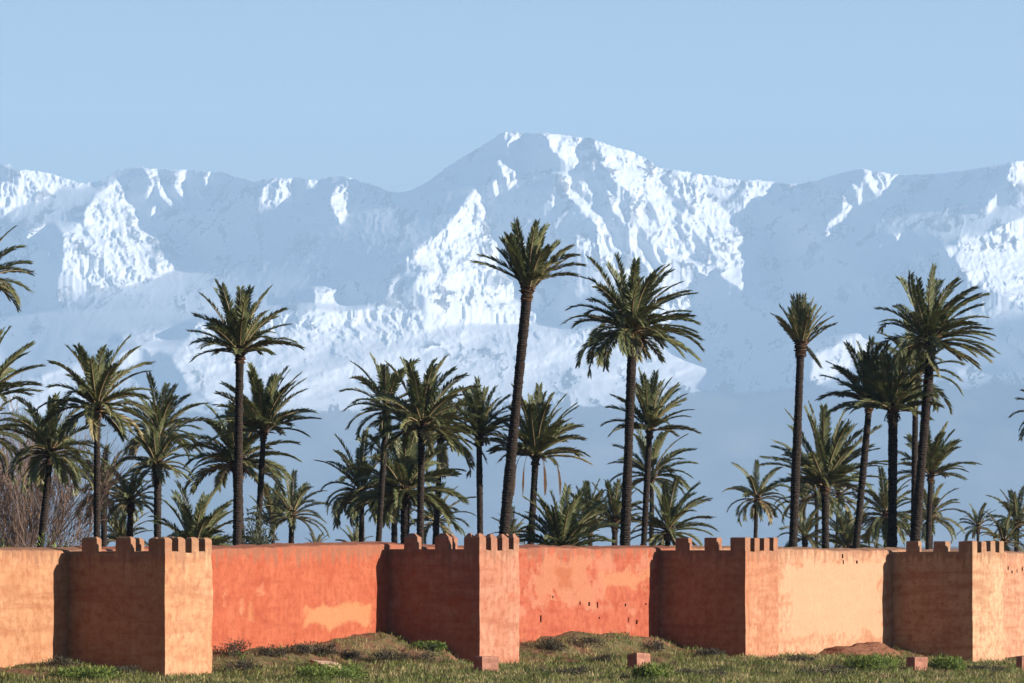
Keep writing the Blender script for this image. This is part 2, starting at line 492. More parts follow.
for px_ in range(-60, 1140, 40):
    zb = float(np.interp(px_, [165, 480, 746, 975], [-0.02, -0.03, -0.14, -0.85]))
    inner = min(abs(px_ - c) for c in (165, 190, 500, 762, 990)) > 45
    if inner:
        p = plan(px_, 0.6); GROUND_PTS.append((p.x, p.y, zb + .12))
    for off_, dz_ in ((-2.5, -.03), (-7, -.06), (-14, -.08), (-22, -.1)):
        p = plan(px_, off_); GROUND_PTS.append((p.x, p.y, zb + dz_))
for X, Y, zz in [(-30, 285, -.1), (-20, 283, -.1), (-10, 283, -.1), (0, 285, -.12), (10, 290, -.2), (20, 300, -.35), (30, 310, -.5), (40, 320, -.6), (60, 350, -.8), (-10, 270, -.15), (20, 280, -.4), (0, 240, -.3)]:
    GROUND_PTS.append((X, Y, zz))
GP = np.array(GROUND_PTS)

def ground_z(x, y):
    x = np.asarray(x, float); y = np.asarray(y, float)
    a = np.zeros(x.shape); w = np.zeros(x.shape)
    for gx_, gy_, gz_ in GP:
        # distances shrunk along the line of sight, where the plan is seen end on
        d2 = (x - gx_) ** 2 + ((y - gy_) * 0.75) ** 2
        ww = 1 / (d2 + 0.35) ** 1.7
        a += ww * gz_; w += ww
    w0 = 0.00002
    return (a + w0 * -0.3) / (w + w0)

def ground_detail(x, y):
    return 0.17 * fbm(x / 1.9, y / 2.4, 4) + 0.05 * fbm(x / .55, y / .55, 3)

def on_ground(px, py):
    """where the sight line through this photo point meets the ground"""
    Ys = np.arange(275, 400, .25)
    X = (px - 512) / F * Ys; Zr = zrow(py, Ys)
    below = Zr <= ground_z(X, Ys)
    i = int(np.argmax(below)) if below.any() else len(Ys) - 1
    return float(X[i]), float(Ys[i])

def gz(x, y):
    return float((ground_z(np.array([x]), np.array([y])) + ground_detail(np.array([x]), np.array([y])))[0])

def ground_material():
    m, nt, b = new_mat('soil_and_turf')
    geo = N(nt, 'ShaderNodeNewGeometry')
    pos = geo.outputs['Position']
    n1 = noise(nt, pos, 0.45, 6, 0.6)
    n2 = noise(nt, pos, 3.5, 6, 0.65)
    soil = ramp(nt, n2, [(0.3, (0.09, 0.042, 0.024)), (0.7, (0.23, 0.105, 0.058))])
    turf = ramp(nt, n2, [(0.3, (0.045, 0.038, 0.018)), (0.55, (0.105, 0.085, 0.033)), (0.75, (0.19, 0.125, 0.065))])
    f = ramp(nt, math_n(nt, 'ADD', n1, math_n(nt, 'MULTIPLY', math_n(nt, 'SUBTRACT', n2, 0.5), 0.5)), [(0.42, 0.0), (0.56, 1.0)])
    nt.links.new(mixc(nt, f, soil, turf), b.inputs['Base Color'])
    rough(b, 0.95, 0.1)
    bump(nt, b, n2, 0.8, 0.12)
    return m

def build_ground():
    def sheet(xs, ys):
        X, Y = np.meshgrid(xs, ys)
        return X, Y
    xs = np.concatenate([[-60000, -20000, -5000, -1000, -300, -120], np.arange(-60, 75, 0.3), [120, 300, 1000, 5000, 20000, 60000]])
    ys = np.concatenate([[-1500, -200, 0, 100, 180, 230, 255], np.arange(268, 440, 0.4), [460, 500, 600, 900, 2000, 6000, 20000, 45000, 62000]])
    X, Y = np.meshgrid(xs, ys)
    Z = ground_z(X, Y) + ground_detail(X, Y) * ((Y > 200) & (Y < 900))
    v = np.stack([X, Y, Z], -1).reshape(-1, 3)
    idx = np.arange(X.size).reshape(X.shape)
    q = np.stack([idx[:-1, :-1], idx[:-1, 1:], idx[1:, 1:], idx[1:, :-1]], -1).reshape(-1, 4)
    o = np_mesh('ground', v, q, ground_material(), smooth=True)
    tag(o, kind='structure')
build_ground()

# ------------------------------------------------------------------ earth plaster
def plaster(name, base, pale, dark, patch=None, patch_th=0.55, streak=0.5, seed=0.0, boxes=(), top=None):
    m, nt, b = new_mat(name)
    tc = N(nt, 'ShaderNodeTexCoord')
    pos = mapping(nt, tc.outputs['Object'], (1, 1, 1), (seed * 3.7, seed * 1.9, seed * 0.4))
    big = noise(nt, pos, 0.55, 5, 0.6)
    mid = noise(nt, pos, 2.6, 6, 0.65)
    fine = noise(nt, pos, 14, 5, 0.7)
    ver = noise(nt, mapping(nt, pos, (3.2, 3.2, 0.22)), 1.0, 5, 0.6)
    hor = noise(nt, mapping(nt, pos, (0.25, 0.25, 2.6)), 1.0, 4, 0.55)
    c = mixc(nt, ramp(nt, big, [(0.35, 0.0), (0.65, 1.0)]), base, pale)
    c = mixc(nt, ramp(nt, mid, [(0.44, 0.0), (0.68, 0.85)]), c, dark)
    c = mixc(nt, ramp(nt, noise(nt, mapping(nt, pos, (1, 1, 1.6), (9, 2, 4)), 1.1, 7, 0.7), [(0.5, 0.0), (0.75, 0.8)]), c, pale)
    c = mixc(nt, math_n(nt, 'MULTIPLY', ramp(nt, ver, [(0.48, 0.0), (0.72, 1.0)]), streak), c, dark)
    c = mixc(nt, math_n(nt, 'MULTIPLY', ramp(nt, hor, [(0.5, 0.0), (0.66, 1.0)]), 0.5), c, dark)
    if patch is not None:
        pn = noise(nt, mapping(nt, pos, (0.55, 0.55, 0.8), (5, 3, 1)), 0.8, 7, 0.6)
        c = mixc(nt, ramp(nt, pn, [(patch_th - .03, 0.0), (patch_th + 0.05, 0.85)]), c, patch)
    sepo = N(nt, 'ShaderNodeSeparateXYZ'); nt.links.new(tc.outputs['Object'], sepo.inputs[0])
    if boxes:
        dt = N(nt, 'ShaderNodeVectorMath', operation='DOT_PRODUCT'); nt.links.new(tc.outputs['Object'], dt.inputs[0]); dt.inputs[1].default_value = (UX, UY, 0)
        al = dt.outputs['Value']
        bn = noise(nt, mapping(nt, pos, (.6, .6, 1.0), (2, 7, 3)), 0.9, 7, 0.62)
        for a0, a1, z0, z1, rag, colr in boxes:
            e = math_n(nt, 'MINIMUM', math_n(nt, 'SUBTRACT', al, a0), math_n(nt, 'SUBTRACT', a1, al))
            e = math_n(nt, 'MINIMUM', e, math_n(nt, 'MULTIPLY', math_n(nt, 'MINIMUM', math_n(nt, 'SUBTRACT', sepo.outputs[2], z0), math_n(nt, 'SUBTRACT', z1, sepo.outputs[2])), 2.2))
            e = math_n(nt, 'ADD', e, math_n(nt, 'MULTIPLY', math_n(nt, 'SUBTRACT', bn, 0.5), rag))
            c = mixc(nt, ramp(nt, e, [(0.0, 0.0), (0.5, 0.85)]), c, colr)
    if top is not None:
        # rain stains hanging from a weathered top
        e = math_n(nt, 'MULTIPLY', math_n(nt, 'SUBTRACT', sepo.outputs[2], top - 1.5), 0.66)
        e = math_n(nt, 'ADD', e, math_n(nt, 'MULTIPLY', math_n(nt, 'SUBTRACT', ver, 0.5), 2.2))
        c = mixc(nt, math_n(nt, 'MULTIPLY', ramp(nt, e, [(0.75, 0.0), (1.25, 1.0)]), 0.55), c, (0.17, 0.085, 0.05))
    geo = N(nt, 'ShaderNodeNewGeometry')
    fn = ramp(nt, fine, [(0.3, 0.78), (0.7, 1.12)])
    c = mixc(nt, 1.0, c, fn, 'MULTIPLY')
    nt.links.new(c, b.inputs['Base Color'])
    rough(b, 0.92, 0.12)
    h = math_n(nt, 'ADD', math_n(nt, 'MULTIPLY', mid, 0.7), math_n(nt, 'MULTIPLY', fine, 0.3))
    bump(nt, b, h, 0.7, 0.08)
    return m

WALL_COL = [  # (base, pale, dark, patch, threshold)
    ((0.306, 0.140, 0.067), (0.354, 0.185, 0.095), (0.223, 0.082, 0.037), None, .6),
    ((0.286, 0.066, 0.030), (0.315, 0.088, 0.042), (0.218, 0.044, 0.020), (0.330, 0.135, 0.068), .67),
    ((0.276, 0.064, 0.032), (0.304, 0.086, 0.044), (0.202, 0.039, 0.019), (0.314, 0.119, 0.067), .57),
    ((0.335, 0.171, 0.095), (0.383, 0.225, 0.131), (0.242, 0.092, 0.044), None, .6),
    ((0.335, 0.168, 0.095), (0.378, 0.208, 0.124), (0.228, 0.084, 0.042), None, .6)]
TOWER_COL = [
    ((0.339, 0.165, 0.080), (0.388, 0.215, 0.113), (0.238, 0.090, 0.044), None, .6),
    ((0.301, 0.120, 0.067), (0.349, 0.174, 0.106), (0.218, 0.066, 0.035), (0.291, 0.082, 0.042), .60),
    ((0.320, 0.140, 0.073), (0.359, 0.178, 0.098), (0.228, 0.078, 0.037), None, .6),
    ((0.342, 0.200, 0.110), (0.390, 0.254, 0.147), (0.228, 0.095, 0.047), None, .6)]

def rough_box(origin, eu, ev, z0f, z1f, cell=0.28, wob=0.05, seed=0, soft_top=0.10):
    """closed block of rammed earth: footprint origin+eu+ev, ragged faces, rounded top edge.
    z0f / z1f give the bottom / top height at fractions (a, b) of the footprint."""
    lu, lv = eu.length, ev.length
    nu, nvv = max(2, int(lu / cell)), max(2, int(lv / cell))
    per = []
    for i in range(nu): per.append((i / nu, 0))
    for i in range(nvv): per.append((1, i / nvv))
    for i in range(nu): per.append((1 - i / nu, 1))
    for i in range(nvv): per.append((0, 1 - i / nvv))
    n = len(per)
    zs = None
    verts, faces = [], []
    mid = origin + eu * .5 + ev * .5
    hmax = z1f(.5, .5) - z0f(.5, .5)
    rows = max(3, int(hmax / cell))
    ou = eu.normalized(); ovv = ev.normalized()
    pu = np.array([p[0] * lu for p in per]); pv = np.array([p[1] * lv for p in per])
    levels = list(np.linspace(0, 1, rows))
    for r, q in enumerate(levels):
        for k, (a, b) in enumerate(per):
            z0, z1 = z0f(a, b), z1f(a, b)
            z = z0 + (z1 - soft_top - z0) * q
            p = origin + eu * a + ev * b
            nx = float(perlin(np.array([pu[k] * .45 + seed * 7.1 + pv[k] * .3]), np.array([z * .45 + seed + pv[k] * .41]))[0])
            n2 = float(perlin(np.array([pu[k] * 1.7 + seed * 3.1 + pv[k] * 1.3]), np.array([z * 1.7 - pv[k] * 1.1]))[0])
            d = wob * (nx + .45 * n2)
            outd = Vector((0, 0, 0))
            if b == 0: outd -= ovv
            if b == 1: outd += ovv
            if a == 0: outd -= ou
            if a == 1: outd += ou
            p = p + outd * d
            verts.append((p.x, p.y, z))
    # rounded shoulder then the top
    for sh, dz in ((0.35, 0.55), (1.0, 1.0)):
        for k, (a, b) in enumerate(per):
            base = Vector(verts[(rows - 1) * n + k])
            p = origin + eu * a + ev * b
            ina = Vector((0, 0, 0))
            if b == 0: ina += ovv
            if b == 1: ina -= ovv
            if a == 0: ina += ou
            if a == 1: ina -= ou
            q = base + ina * soft_top * sh
            verts.append((q.x, q.y, base.z + soft_top * dz))
    total = rows + 2
    for r in range(total - 1):
        for k in range(n):
            k2 = (k + 1) % n
            faces.append((r * n + k, r * n + k2, (r + 1) * n + k2, (r + 1) * n + k))
    # top: strips across the block (perimeter runs along u at both sides)
    top = (total - 1) * n
    A = [top + i for i in range(nu + 1)]
    B = [top + (2 * nu + nvv - i) % n for i in range(nu + 1)]
    if nvv == 0: pass
    # caps at the two ends are fans over the side perimeters
    for i in range(nu):
        faces.append((A[i], A[i + 1], B[i + 1], B[i]))
    right = [top + nu + i for i in range(nvv + 1)]
    left = [top + (2 * nu + nvv + i) % n for i in range(nvv + 1)]
    if nvv >= 2:
        faces.append(tuple(right[::-1])); faces.append(tuple(left[::-1]))
    bot = [k for k in range(n)]
    faces.append(tuple(bot[::-1]))
    return verts, faces

WALL_TH = 0.95
WALL_TOPS = [  # (column, row) of the wall's front top edge
    [(-260, 552), (-60, 551), (0, 550), (30, 550.5), (70, 549.5), (230, 548)],
    [(150, 549), (212, 549), (260, 547.5), (320, 545.5), (365, 543.5), (388, 544), (560, 546)],
    [(440, 547), (520, 548), (560, 547.2), (600, 548.5), (655, 548), (800, 548)],
    [(700, 548), (779, 549), (820, 549.5), (860, 550.5), (893, 550), (1010, 551)],
    [(900, 551), (1005, 552), (1030, 554), (1100, 556), (1400, 560)]]
WALL_LABEL = ['peach earth wall at the left edge, left of the first tower',
              'brightest red orange plastered wall with a pale strip, between the two left towers',
              'salmon red wall blotched with pale patches and small square holes',
              'long pale peach wall with a brown earth heap at its foot',
              'short pale wall piece at the right edge, beyond the last tower']
def patch_box(x0, x1, y0, y1, rag, col):
    p, q = plan(x0, 4.9), plan(x1, 4.9)
    return (p.x * UX + p.y * UY, q.x * UX + q.y * UY, zrow(y1, (p.y + q.y) / 2), zrow(y0, (p.y + q.y) / 2), rag, col)
BOXES = {1: [patch_box(303, 372, 603, 628, 3.5, (0.335, 0.143, 0.061)), patch_box(247, 254, 600, 622, 1.2, (0.320, 0.128, 0.053))],
         2: [patch_box(538, 590, 556, 600, 9.0, (0.30, 0.115, 0.060)), patch_box(600, 650, 570, 588, 6.0, (0.315, 0.128, 0.064)), patch_box(556, 574, 566, 590, 3.0, (0.252, 0.076, 0.034))],
         3: [patch_box(785, 885, 560, 640, 9.0, (0.372, 0.205, 0.118))]}
def build_walls():
    front_mid = 4.9
    ends = [P1 - U * 75] + [CORNERS[i] + U * (TOWER_W[i] * .5) for i in range(4)] + [CORNERS[3] + U * 42]
    for i in range(5):
        c0, c1 = ends[i] - NV * front_mid, ends[i + 1] - NV * front_mid
        L = (c1 - c0).length
        cols = [t[0] for t in WALL_TOPS[i]]; rws = [t[1] for t in WALL_TOPS[i]]
        def z1(a, b, c0=c0, L=L, cols=cols, rws=rws, i=i):
            p = c0 + U * (a * L)
            px = 512 + F * p.x / p.y
            z = zrow(float(np.interp(px, cols, rws)), p.y)
            z += 0.05 * float(perlin(np.array([a * L * .5 + i * 9]), np.array([.3]))[0]) + 0.03 * float(perlin(np.array([a * L * 2.2 + i * 9]), np.array([.7]))[0])
            return z + (0.0 if b < .5 else 0.12)
        def z0(a, b, c0=c0, L=L):
            return -2.0
        # footprint: u along the wall, v into the wall (so b=0 is the outer face)
        o = c0 + U * 0.0
        v, f = rough_box(c0, U * L, NV * -WALL_TH, z0, z1, 0.30, 0.055, i + 1, 0.09)
        w = mesh_obj('rampart_wall', v, f, plaster('earth_plaster_wall', *WALL_COL[i], seed=i + 1.0, streak=0.35, boxes=BOXES.get(i, ()), top=5.35), None)
        tag(w, WALL_LABEL[i], 'wall', 'rampart wall lengths between the towers')
        # beam holes
        holes = []
        if i == 2: holes = [(553, 597), (541, 619), (580, 603), (589, 604), (597, 605), (625, 605), (646, 604), (599, 618), (628, 620), (637, 622)]
        if i == 3: holes = [(843, 562), (842, 556), (857, 562)]
        if i == 4: holes = [(1012, 572), (1017, 571), (1022, 569), (1008, 568)]
        if holes:
            mod = w.modifiers.new('holes', 'BOOLEAN'); mod.operation = 'DIFFERENCE'; mod.solver = 'FAST'
            cv, cf = [], []
            for hx, hy in holes:
                p = plan(hx, front_mid); z = zrow(hy, p.y)
                su, sz = rnd.uniform(.07, .13), rnd.uniform(.06, .13)
                if rnd.random() < .2: sz *= 1.6
                base = len(cv)
                for dn in (.3, -.35):
                    for du, dzz in ((-1, -1), (1, -1), (1, 1), (-1, 1)):
                        q = p + U * su * du * rnd.uniform(.7, 1.1) + NV * dn
                        cv.append((q.x, q.y, z + sz * dzz * rnd.uniform(.7, 1.1)))
                b_ = base
                cf += [(b_, b_ + 1, b_ + 2, b_ + 3), (b_ + 7, b_ + 6, b_ + 5, b_ + 4)]
                for j in range(4):
                    cf.append((b_ + j, b_ + 4 + j, b_ + 4 + (j + 1) % 4, b_ + (j + 1) % 4))
            cut = mesh_obj('cutter', cv, cf)
            cut.data.update()
            import bmesh
            bm = bmesh.new(); bm.from_mesh(cut.data); bmesh.ops.recalc_face_normals(bm, faces=bm.faces); bm.to_mesh(cut.data); bm.free()
            bm = bmesh.new(); bm.from_mesh(w.data); bmesh.ops.recalc_face_normals(bm, faces=bm.faces); bm.to_mesh(w.data); bm.free()
            mod.object = cut
            dg = bpy.context.evaluated_depsgraph_get()
            dg.update()
            me = bpy.data.meshes.new_from_object(w.evaluated_get(dg))
            w.modifiers.clear()
            w.data = me
            bpy.data.objects.remove(cut)
build_walls()

# ------------------------------------------------------------------ towers
TOP_ROW = [(552.0, 537.0), (550.0, 533.5), (551.0, 537.5), (552.0, 541.0)]     # crenel row, merlon top row at the front corner
TOWER_LABEL = ['nearest peach tower with rounded battlements, leftmost of the four',
               'second tower from the left with pointed battlement tops and a streaked pink front',
               'third tower from the left with flat battlements beside the long pale wall',
               'farthest tower at the right, narrowest, with a very pale front']
def build_towers():
    for i in range(4):
        C0 = CORNERS[i]
        D, W = TOWER_D[i], TOWER_W[i]
        root = empty('rampart_tower', (C0.x, C0.y, 0))
        tag(root, TOWER_LABEL[i], 'tower', 'square towers along the rampart')
        mat = plaster('earth_plaster_tower', *TOWER_COL[i], seed=10.0 + i, streak=0.4, top=5.3)
        zc = zrow(TOP_ROW[i][0], C0.y)
        zm = zrow(TOP_ROW[i][1], C0.y)
        lo = Vector((0, 0, 0))
        org = Vector((0, 0, 0))
        PT = 0.42
        def run_z(a, b, s=0):
            return zc + 0.04 * math.sin(a * 9 + s)
        # body: u along wall, v into the wall, reaches 0.25 m into it
        v, f = rough_box(org, U * W, NV * -(D + .25), lambda a, b: -2.0, lambda a, b: run_z(a, b, i), 0.28, 0.05, 20 + i, 0.05)
        mesh_obj('tower_body', v, f, mat, root)
        H = zm - zc
        style = ('round', 'point', 'flat', 'flat')[i]
        def merlon(o, eu, ev, sd):
            h = H * rnd.uniform(.96, 1.03)
            v, f = rough_box(o, eu, ev, lambda a, b: zc - .06, lambda a, b: zc + h * (0.80 if style == 'point' else 1.0), 0.16, 0.022, sd,
                             {'round': .13, 'point': .05, 'flat': .045}[style])
            if style == 'point':
                n0 = len(v); pk = []
                nper = 2 * max(2, int(eu.length / .16)) + 2 * max(2, int(ev.length / .16))
                ring = [len(v) - nper + k for k in range(nper)]
                f = f[:-1]
                f = [q for q in f if not all(j in set(ring) for j in q)]
                cen = sum((Vector(v[j]) for j in ring), Vector()) / nper
                # a blunt hipped cap
                for j in ring:
                    p = Vector(v[j]); q = cen + (p - cen) * .38
                    v.append((q.x, q.y, cen.z + h * .2))
                for k in range(nper):
                    k2 = (k + 1) % nper
                    f.append((ring[k], ring[k2], n0 + k2, n0 + k))
                f.append(tuple(n0 + k for k in range(nper)))
            mesh_obj('merlon', v, f, mat, root)
        # front: four merlons, three gaps
        mw = W / 7.0
        for k in range(4):
            w_ = mw * (1.05 if k < 3 else 1.0)
            merlon(org + U * (min(k * 2 * mw, W - w_) + (0.006 if k == 0 else 0) - (0.006 if k == 3 else 0)) - NV * .006, U * w_, NV * -(PT - .008), 60 + 5 * i + k)
        # left and right sides: two more each, corner is shared
        for side in (0, 1):
            for fr in (0.36, 0.72):
                o = org + (U * .006 if side == 0 else U * (W - PT - .006 + .004)) - NV * (fr * (D - .3))
                merlon(o, U * (PT - .006), NV * -(0.15 * D), 90 + 9 * i + 3 * side + int(fr * 10))
        # corner merlons reach a little down the sides too
        for side in (0, 1):
            o = org + (U * .009 if side == 0 else U * (W - PT - .003)) - NV * (PT + .0)
            merlon(o, U * (PT - .008), NV * -.42, 140 + 3 * i + side)
build_towers()

# ------------------------------------------------------------------ blocks, stone, earth heap
def build_blocks():
    mats = plaster('painted_concrete_block', (0.33, 0.135, 0.085), (0.38, 0.18, 0.12), (0.18, 0.075, 0.05), seed=33.0)
    specs = [(486, 665, 23, 15, -1.2, 'pink concrete block standing in the grass in front of the second tower'),
             (639, 663, 20, 14, -1.6, 'leaning pink concrete block in the grass below the patched red wall'),
             (917, 664, 19, 12, -2.6, 'pink concrete block in green weeds near the earth heap at right'),
             (1024, 665, 14, 12, -3.5, 'pink concrete block cut off by the right edge of the picture')]
    for k, (px, py, w, h, off, lab) in enumerate(specs):
        p = Vector((*on_ground(px, py + h / 2), 0))
        sc = F / p.y
        s_ = w / sc * 0.80; hh = h / sc + .08
        root_z = gz(p.x, p.y)
        v, f = rough_box(Vector((-s_ / 2, -s_ / 2, 0)), Vector((s_, 0, 0)), Vector((0, s_, 0)), lambda a, b: -.25, lambda a, b: hh, .10, .028, 200 + k, .035)
        o = mesh_obj('concrete_block', v, f, mats)
        o.location = (p.x, p.y, root_z)
        o.rotation_euler = (math.radians((0, -7, 1, 0)[k]), math.radians((0, 4, 0, 1)[k]), math.radians((28, 34, 30, 26)[k]))
        tag(o, lab, 'block', 'pink marker blocks in the grass')
    # flat pale stone
    import bmesh
    p = Vector((*on_ground(326, 671), 0))
    bm = bmesh.new(); bmesh.ops.create_icosphere(bm, subdivisions=4, radius=1)
    for vv in bm.verts:
        c = vv.co.copy()
        n_ = float(perlin(np.array([c.x * 1.6 + 3]), np.array([c.y * 1.6 + c.z * 2]))[0])
        vv.co = Vector((max(-.8, min(.8, c.x)) * .75, max(-.7, min(.7, c.y)) * .75, max(-.55, min(.5, c.z)) * .26)) * (1 + .16 * n_)
    me = bpy.data.meshes.new('stone'); bm.to_mesh(me); bm.free()
    me.materials.append(plaster('pale_stone', (0.55, 0.36, 0.24), (0.62, 0.44, 0.30), (0.40, 0.24, 0.15), seed=41.0))
    o = link(bpy.data.objects.new('stone', me))
    o.location = (p.x, p.y, gz(p.x, p.y) + .22); o.rotation_euler = (.12, .10, .5)
    tag(o, 'flat pale stone lying on the grass below the red orange wall', 'stone')
    # heap of brown earth against the pale wall
    n = 70
    c = plan(862, 4.0)
    us = np.linspace(-9.5, 5.5, n); vs_ = np.linspace(-.75, 2.6, 40)
    A, B = np.meshgrid(us, vs_)
    X = c.x + UX * A + NX * B; Y = c.y + UY * A + NY * B
    prof = np.exp(-np.where(A < 0, (A / 4.6), (A / 2.9)) ** 4) * np.clip(1 - (np.abs(B) / 2.6) ** 2, 0, 1)
    lump = 0.72 + .35 * fbm(A * .45, B * .9, 4) + .10 * fbm(A * 2.5, B * 2.5, 3)
    edge = ((A - us[0]) * (us[-1] - A) * (vs_[-1] - B)); 
    Z = ground_z(X, Y) - .25 + 0.98 * prof * np.clip(lump, .2, 2)
    v = np.stack([X, Y, Z], -1).reshape(-1, 3); idx = np.arange(A.size).reshape(A.shape)
    q = np.stack([idx[:-1, :-1], idx[:-1, 1:], idx[1:, 1:], idx[1:, :-1]], -1).reshape(-1, 4)
    m, nt, b = new_mat('dug_earth')
    geo = N(nt, 'ShaderNodeNewGeometry')
    nn = noise(nt, geo.outputs['Position'], 4, 6, .7)
    nt.links.new(ramp(nt, nn, [(.3, (.11, .045, .024)), (.7, (.25, .11, .06))]), b.inputs['Base Color'])
    rough(b, .95, .1); bump(nt, b, nn, .9, .12)
    o = np_mesh('earth_heap', v, q, m, smooth=True)
    tag(o, 'low heap of brown earth piled against the foot of the pale wall', 'earth heap')
build_blocks()
# ------------------------------------------------------------------ date palms
def leaf_material():
    m, nt, b = new_mat('palm_leaf')
    att = N(nt, 'ShaderNodeAttribute', attribute_name='tint')
    c = ramp(nt, att.outputs['Fac'], [(0.0, (0.058, 0.068, 0.024)), (0.45, (0.135, 0.145, 0.056)), (0.75, (0.225, 0.210, 0.090)), (1.0, (0.34, 0.25, 0.115))])
    geo = N(nt, 'ShaderNodeNewGeometry')
    nt.links.new(c, b.inputs['Base Color'])
    b.inputs['Roughness'].default_value = 0.55
    b.inputs['Specular IOR Level'].default_value = 0.35
    tr = N(nt, 'ShaderNodeBsdfTranslucent')
    nt.links.new(mixc(nt, 0.5, c, (0.09, 0.10, 0.02)), tr.inputs['Color'])
    mx = N(nt, 'ShaderNodeMixShader'); mx.inputs[0].default_value = 0.3
    nt.links.new(b.outputs[0], mx.inputs[1]); nt.links.new(tr.outputs[0], mx.inputs[2])
    nt.links.new(mx.outputs[0], nt.nodes['Material Output'].inputs['Surface'])
    return m

def stalk_material():
    m, nt, b = new_mat('palm_leaf_stalk')
    b.inputs['Base Color'].default_value = (0.20, 0.135, 0.065, 1)
    rough(b, 0.6, 0.3)
    return m

def bark_material(name, lo, hi):
    m, nt, b = new_mat(name)
    tc = N(nt, 'ShaderNodeTexCoord')
    n1 = noise(nt, mapping(nt, tc.outputs['Object'], (4, 4, 9)), 1.0, 5, 0.7)
    nt.links.new(ramp(nt, n1, [(0.3, lo), (0.7, hi)]), b.inputs['Base Color'])
    rough(b, 0.95, 0.1)
    bump(nt, b, n1, 0.8, 0.06)
    return m

LEAF, STALK = leaf_material(), stalk_material()
BARK = bark_material('palm_bark', (0.014, 0.010, 0.008), (0.043, 0.030, 0.022))
BOOT = bark_material('palm_leaf_base', (0.030, 0.018, 0.011), (0.115, 0.064, 0.034))
DEAD = bark_material('palm_dead_leaf', (0.06, 0.038, 0.020), (0.15, 0.095, 0.05))

def rand_unit(r):
    return r.random() * 2 - 1

def frond(r, az, el0, L, droop, wind, width=0.5, nl=46, tint=0.4, twist=0.0, sag=0.0):
    """one feather leaf: returns leaflet quads and the stalk, as arrays"""
    n = 12
    p = np.zeros(3); pts = [p.copy()]; tans = []
    ca, sa = math.cos(az), math.sin(az)
    for k in range(n):
        s = (k + .5) / n
        el = el0 - droop * (0.85 * s ** 1.35 + 0.25 * s ** 4)
        t = np.array([math.cos(el) * ca, math.cos(el) * sa, math.sin(el)])
        t = t + wind * s * 1.0
        t /= np.linalg.norm(t)
        p = p + t * (L / n)
        pts.append(p.copy()); tans.append(t)
    pts = np.array(pts); tans = np.array(tans + [tans[-1]])
    # leaflets
    s = 0.13 + 0.87 * (np.arange(nl) + r.random(nl) * .6) / nl
    i = np.clip((s * n).astype(int), 0, n - 1); fr = s * n - i
    P = pts[i] * (1 - fr)[:, None] + pts[i + 1] * fr[:, None]
    T = tans[i]
    side = np.cross(T, np.array([0, 0, 1.0])); side /= np.linalg.norm(side, axis=1)[:, None] + 1e-9
    upv = np.cross(side, T)
    if twist:
        c_, s_ = math.cos(twist), math.sin(twist)
        side, upv = side * c_ + upv * s_, upv * c_ - side * s_
    quads = []
    for sg in (-1, 1):
        al = np.radians(52 - 24 * s) + (r.random(nl) - .5) * .25
        be = np.radians(20) + (r.random(nl) - .5) * .4
        d = T * np.cos(al)[:, None] + side * (sg * np.sin(al) * np.cos(be))[:, None] + upv * (np.sin(al) * np.sin(be))[:, None]
        d = d + wind[None] * .35
        d[:, 2] -= 0.10 + sag
        d /= np.linalg.norm(d, axis=1)[:, None]
        ln = width * np.clip(np.minimum(.45 + 2.0 * s, 1.18 - .42 * s ** 3), .4, 1.1) * .86 * (0.85 + .3 * r.random(nl))
        wv = np.cross(d, upv); wv /= np.linalg.norm(wv, axis=1)[:, None] + 1e-9
        rr = r.random(nl)[:, None] * 1.2 - .6
        wv = wv * np.cos(rr) + upv * np.sin(rr)
        hw = (0.030 + 0.012 * r.random(nl))[:, None] * (width / .5)
        q = np.stack([P, P + d * ln[:, None] * .42 + wv * hw, P + d * ln[:, None] - np.array([0, 0, .06]) * ln[:, None], P + d * ln[:, None] * .42 - wv * hw], 1)
        quads.append(q)
    Q = np.concatenate(quads)
    # stalk: thin three sided tube
    sv = []
    for k in range(n + 1):
        rad = 0.045 * (1 - k / n) ** .7 + .008
        t = tans[k]; sd = np.cross(t, [0, 0, 1.0]); sd /= np.linalg.norm(sd) + 1e-9; u_ = np.cross(sd, t)
        for a in (0, 2.1, 4.2):
            sv.append(pts[k] + rad * (sd * math.cos(a) * 1.2 + u_ * math.sin(a)))
    sv = np.array(sv)
    sf = [(k * 3 + a, k * 3 + (a + 1) % 3, k * 3 + 3 + (a + 1) % 3, k * 3 + 3 + a) for k in range(n) for a in range(3)]
    return Q, np.full(len(Q), tint) + (r.random(len(Q)) - .5) * .16, sv, sf

def build_fronds(name, parent, loc, fr_list, mats):
    V, T, M, Fc, off = [], [], [], [], 0
    for Q, tint, sv, sf in fr_list:
        nq = len(Q)
        V.append(Q.reshape(-1, 3)); T.append(np.repeat(tint, 4))
        Fc.append(np.arange(nq * 4).reshape(-1, 4) + off); M.append(np.zeros(nq, np.int32)); off += nq * 4
        V.append(sv); T.append(np.full(len(sv), .5)); Fc.append(np.array(sf) + off); M.append(np.ones(len(sf), np.int32)); off += len(sv)
    o = np_mesh(name, np.concatenate(V), np.concatenate(Fc), None, parent)
    for m_ in mats: o.data.materials.append(m_)
    M = np.concatenate(M)
    if len(M) == len(o.data.polygons): o.data.polygons.foreach_set('material_index', M)
    T = np.concatenate(T)
    a = o.data.attributes.new('tint', 'FLOAT', 'POINT')
    if len(T) == len(o.data.vertices): a.data.foreach_set('value', np.clip(T, 0, 1).astype(np.float32))
    o.location = loc
    return o

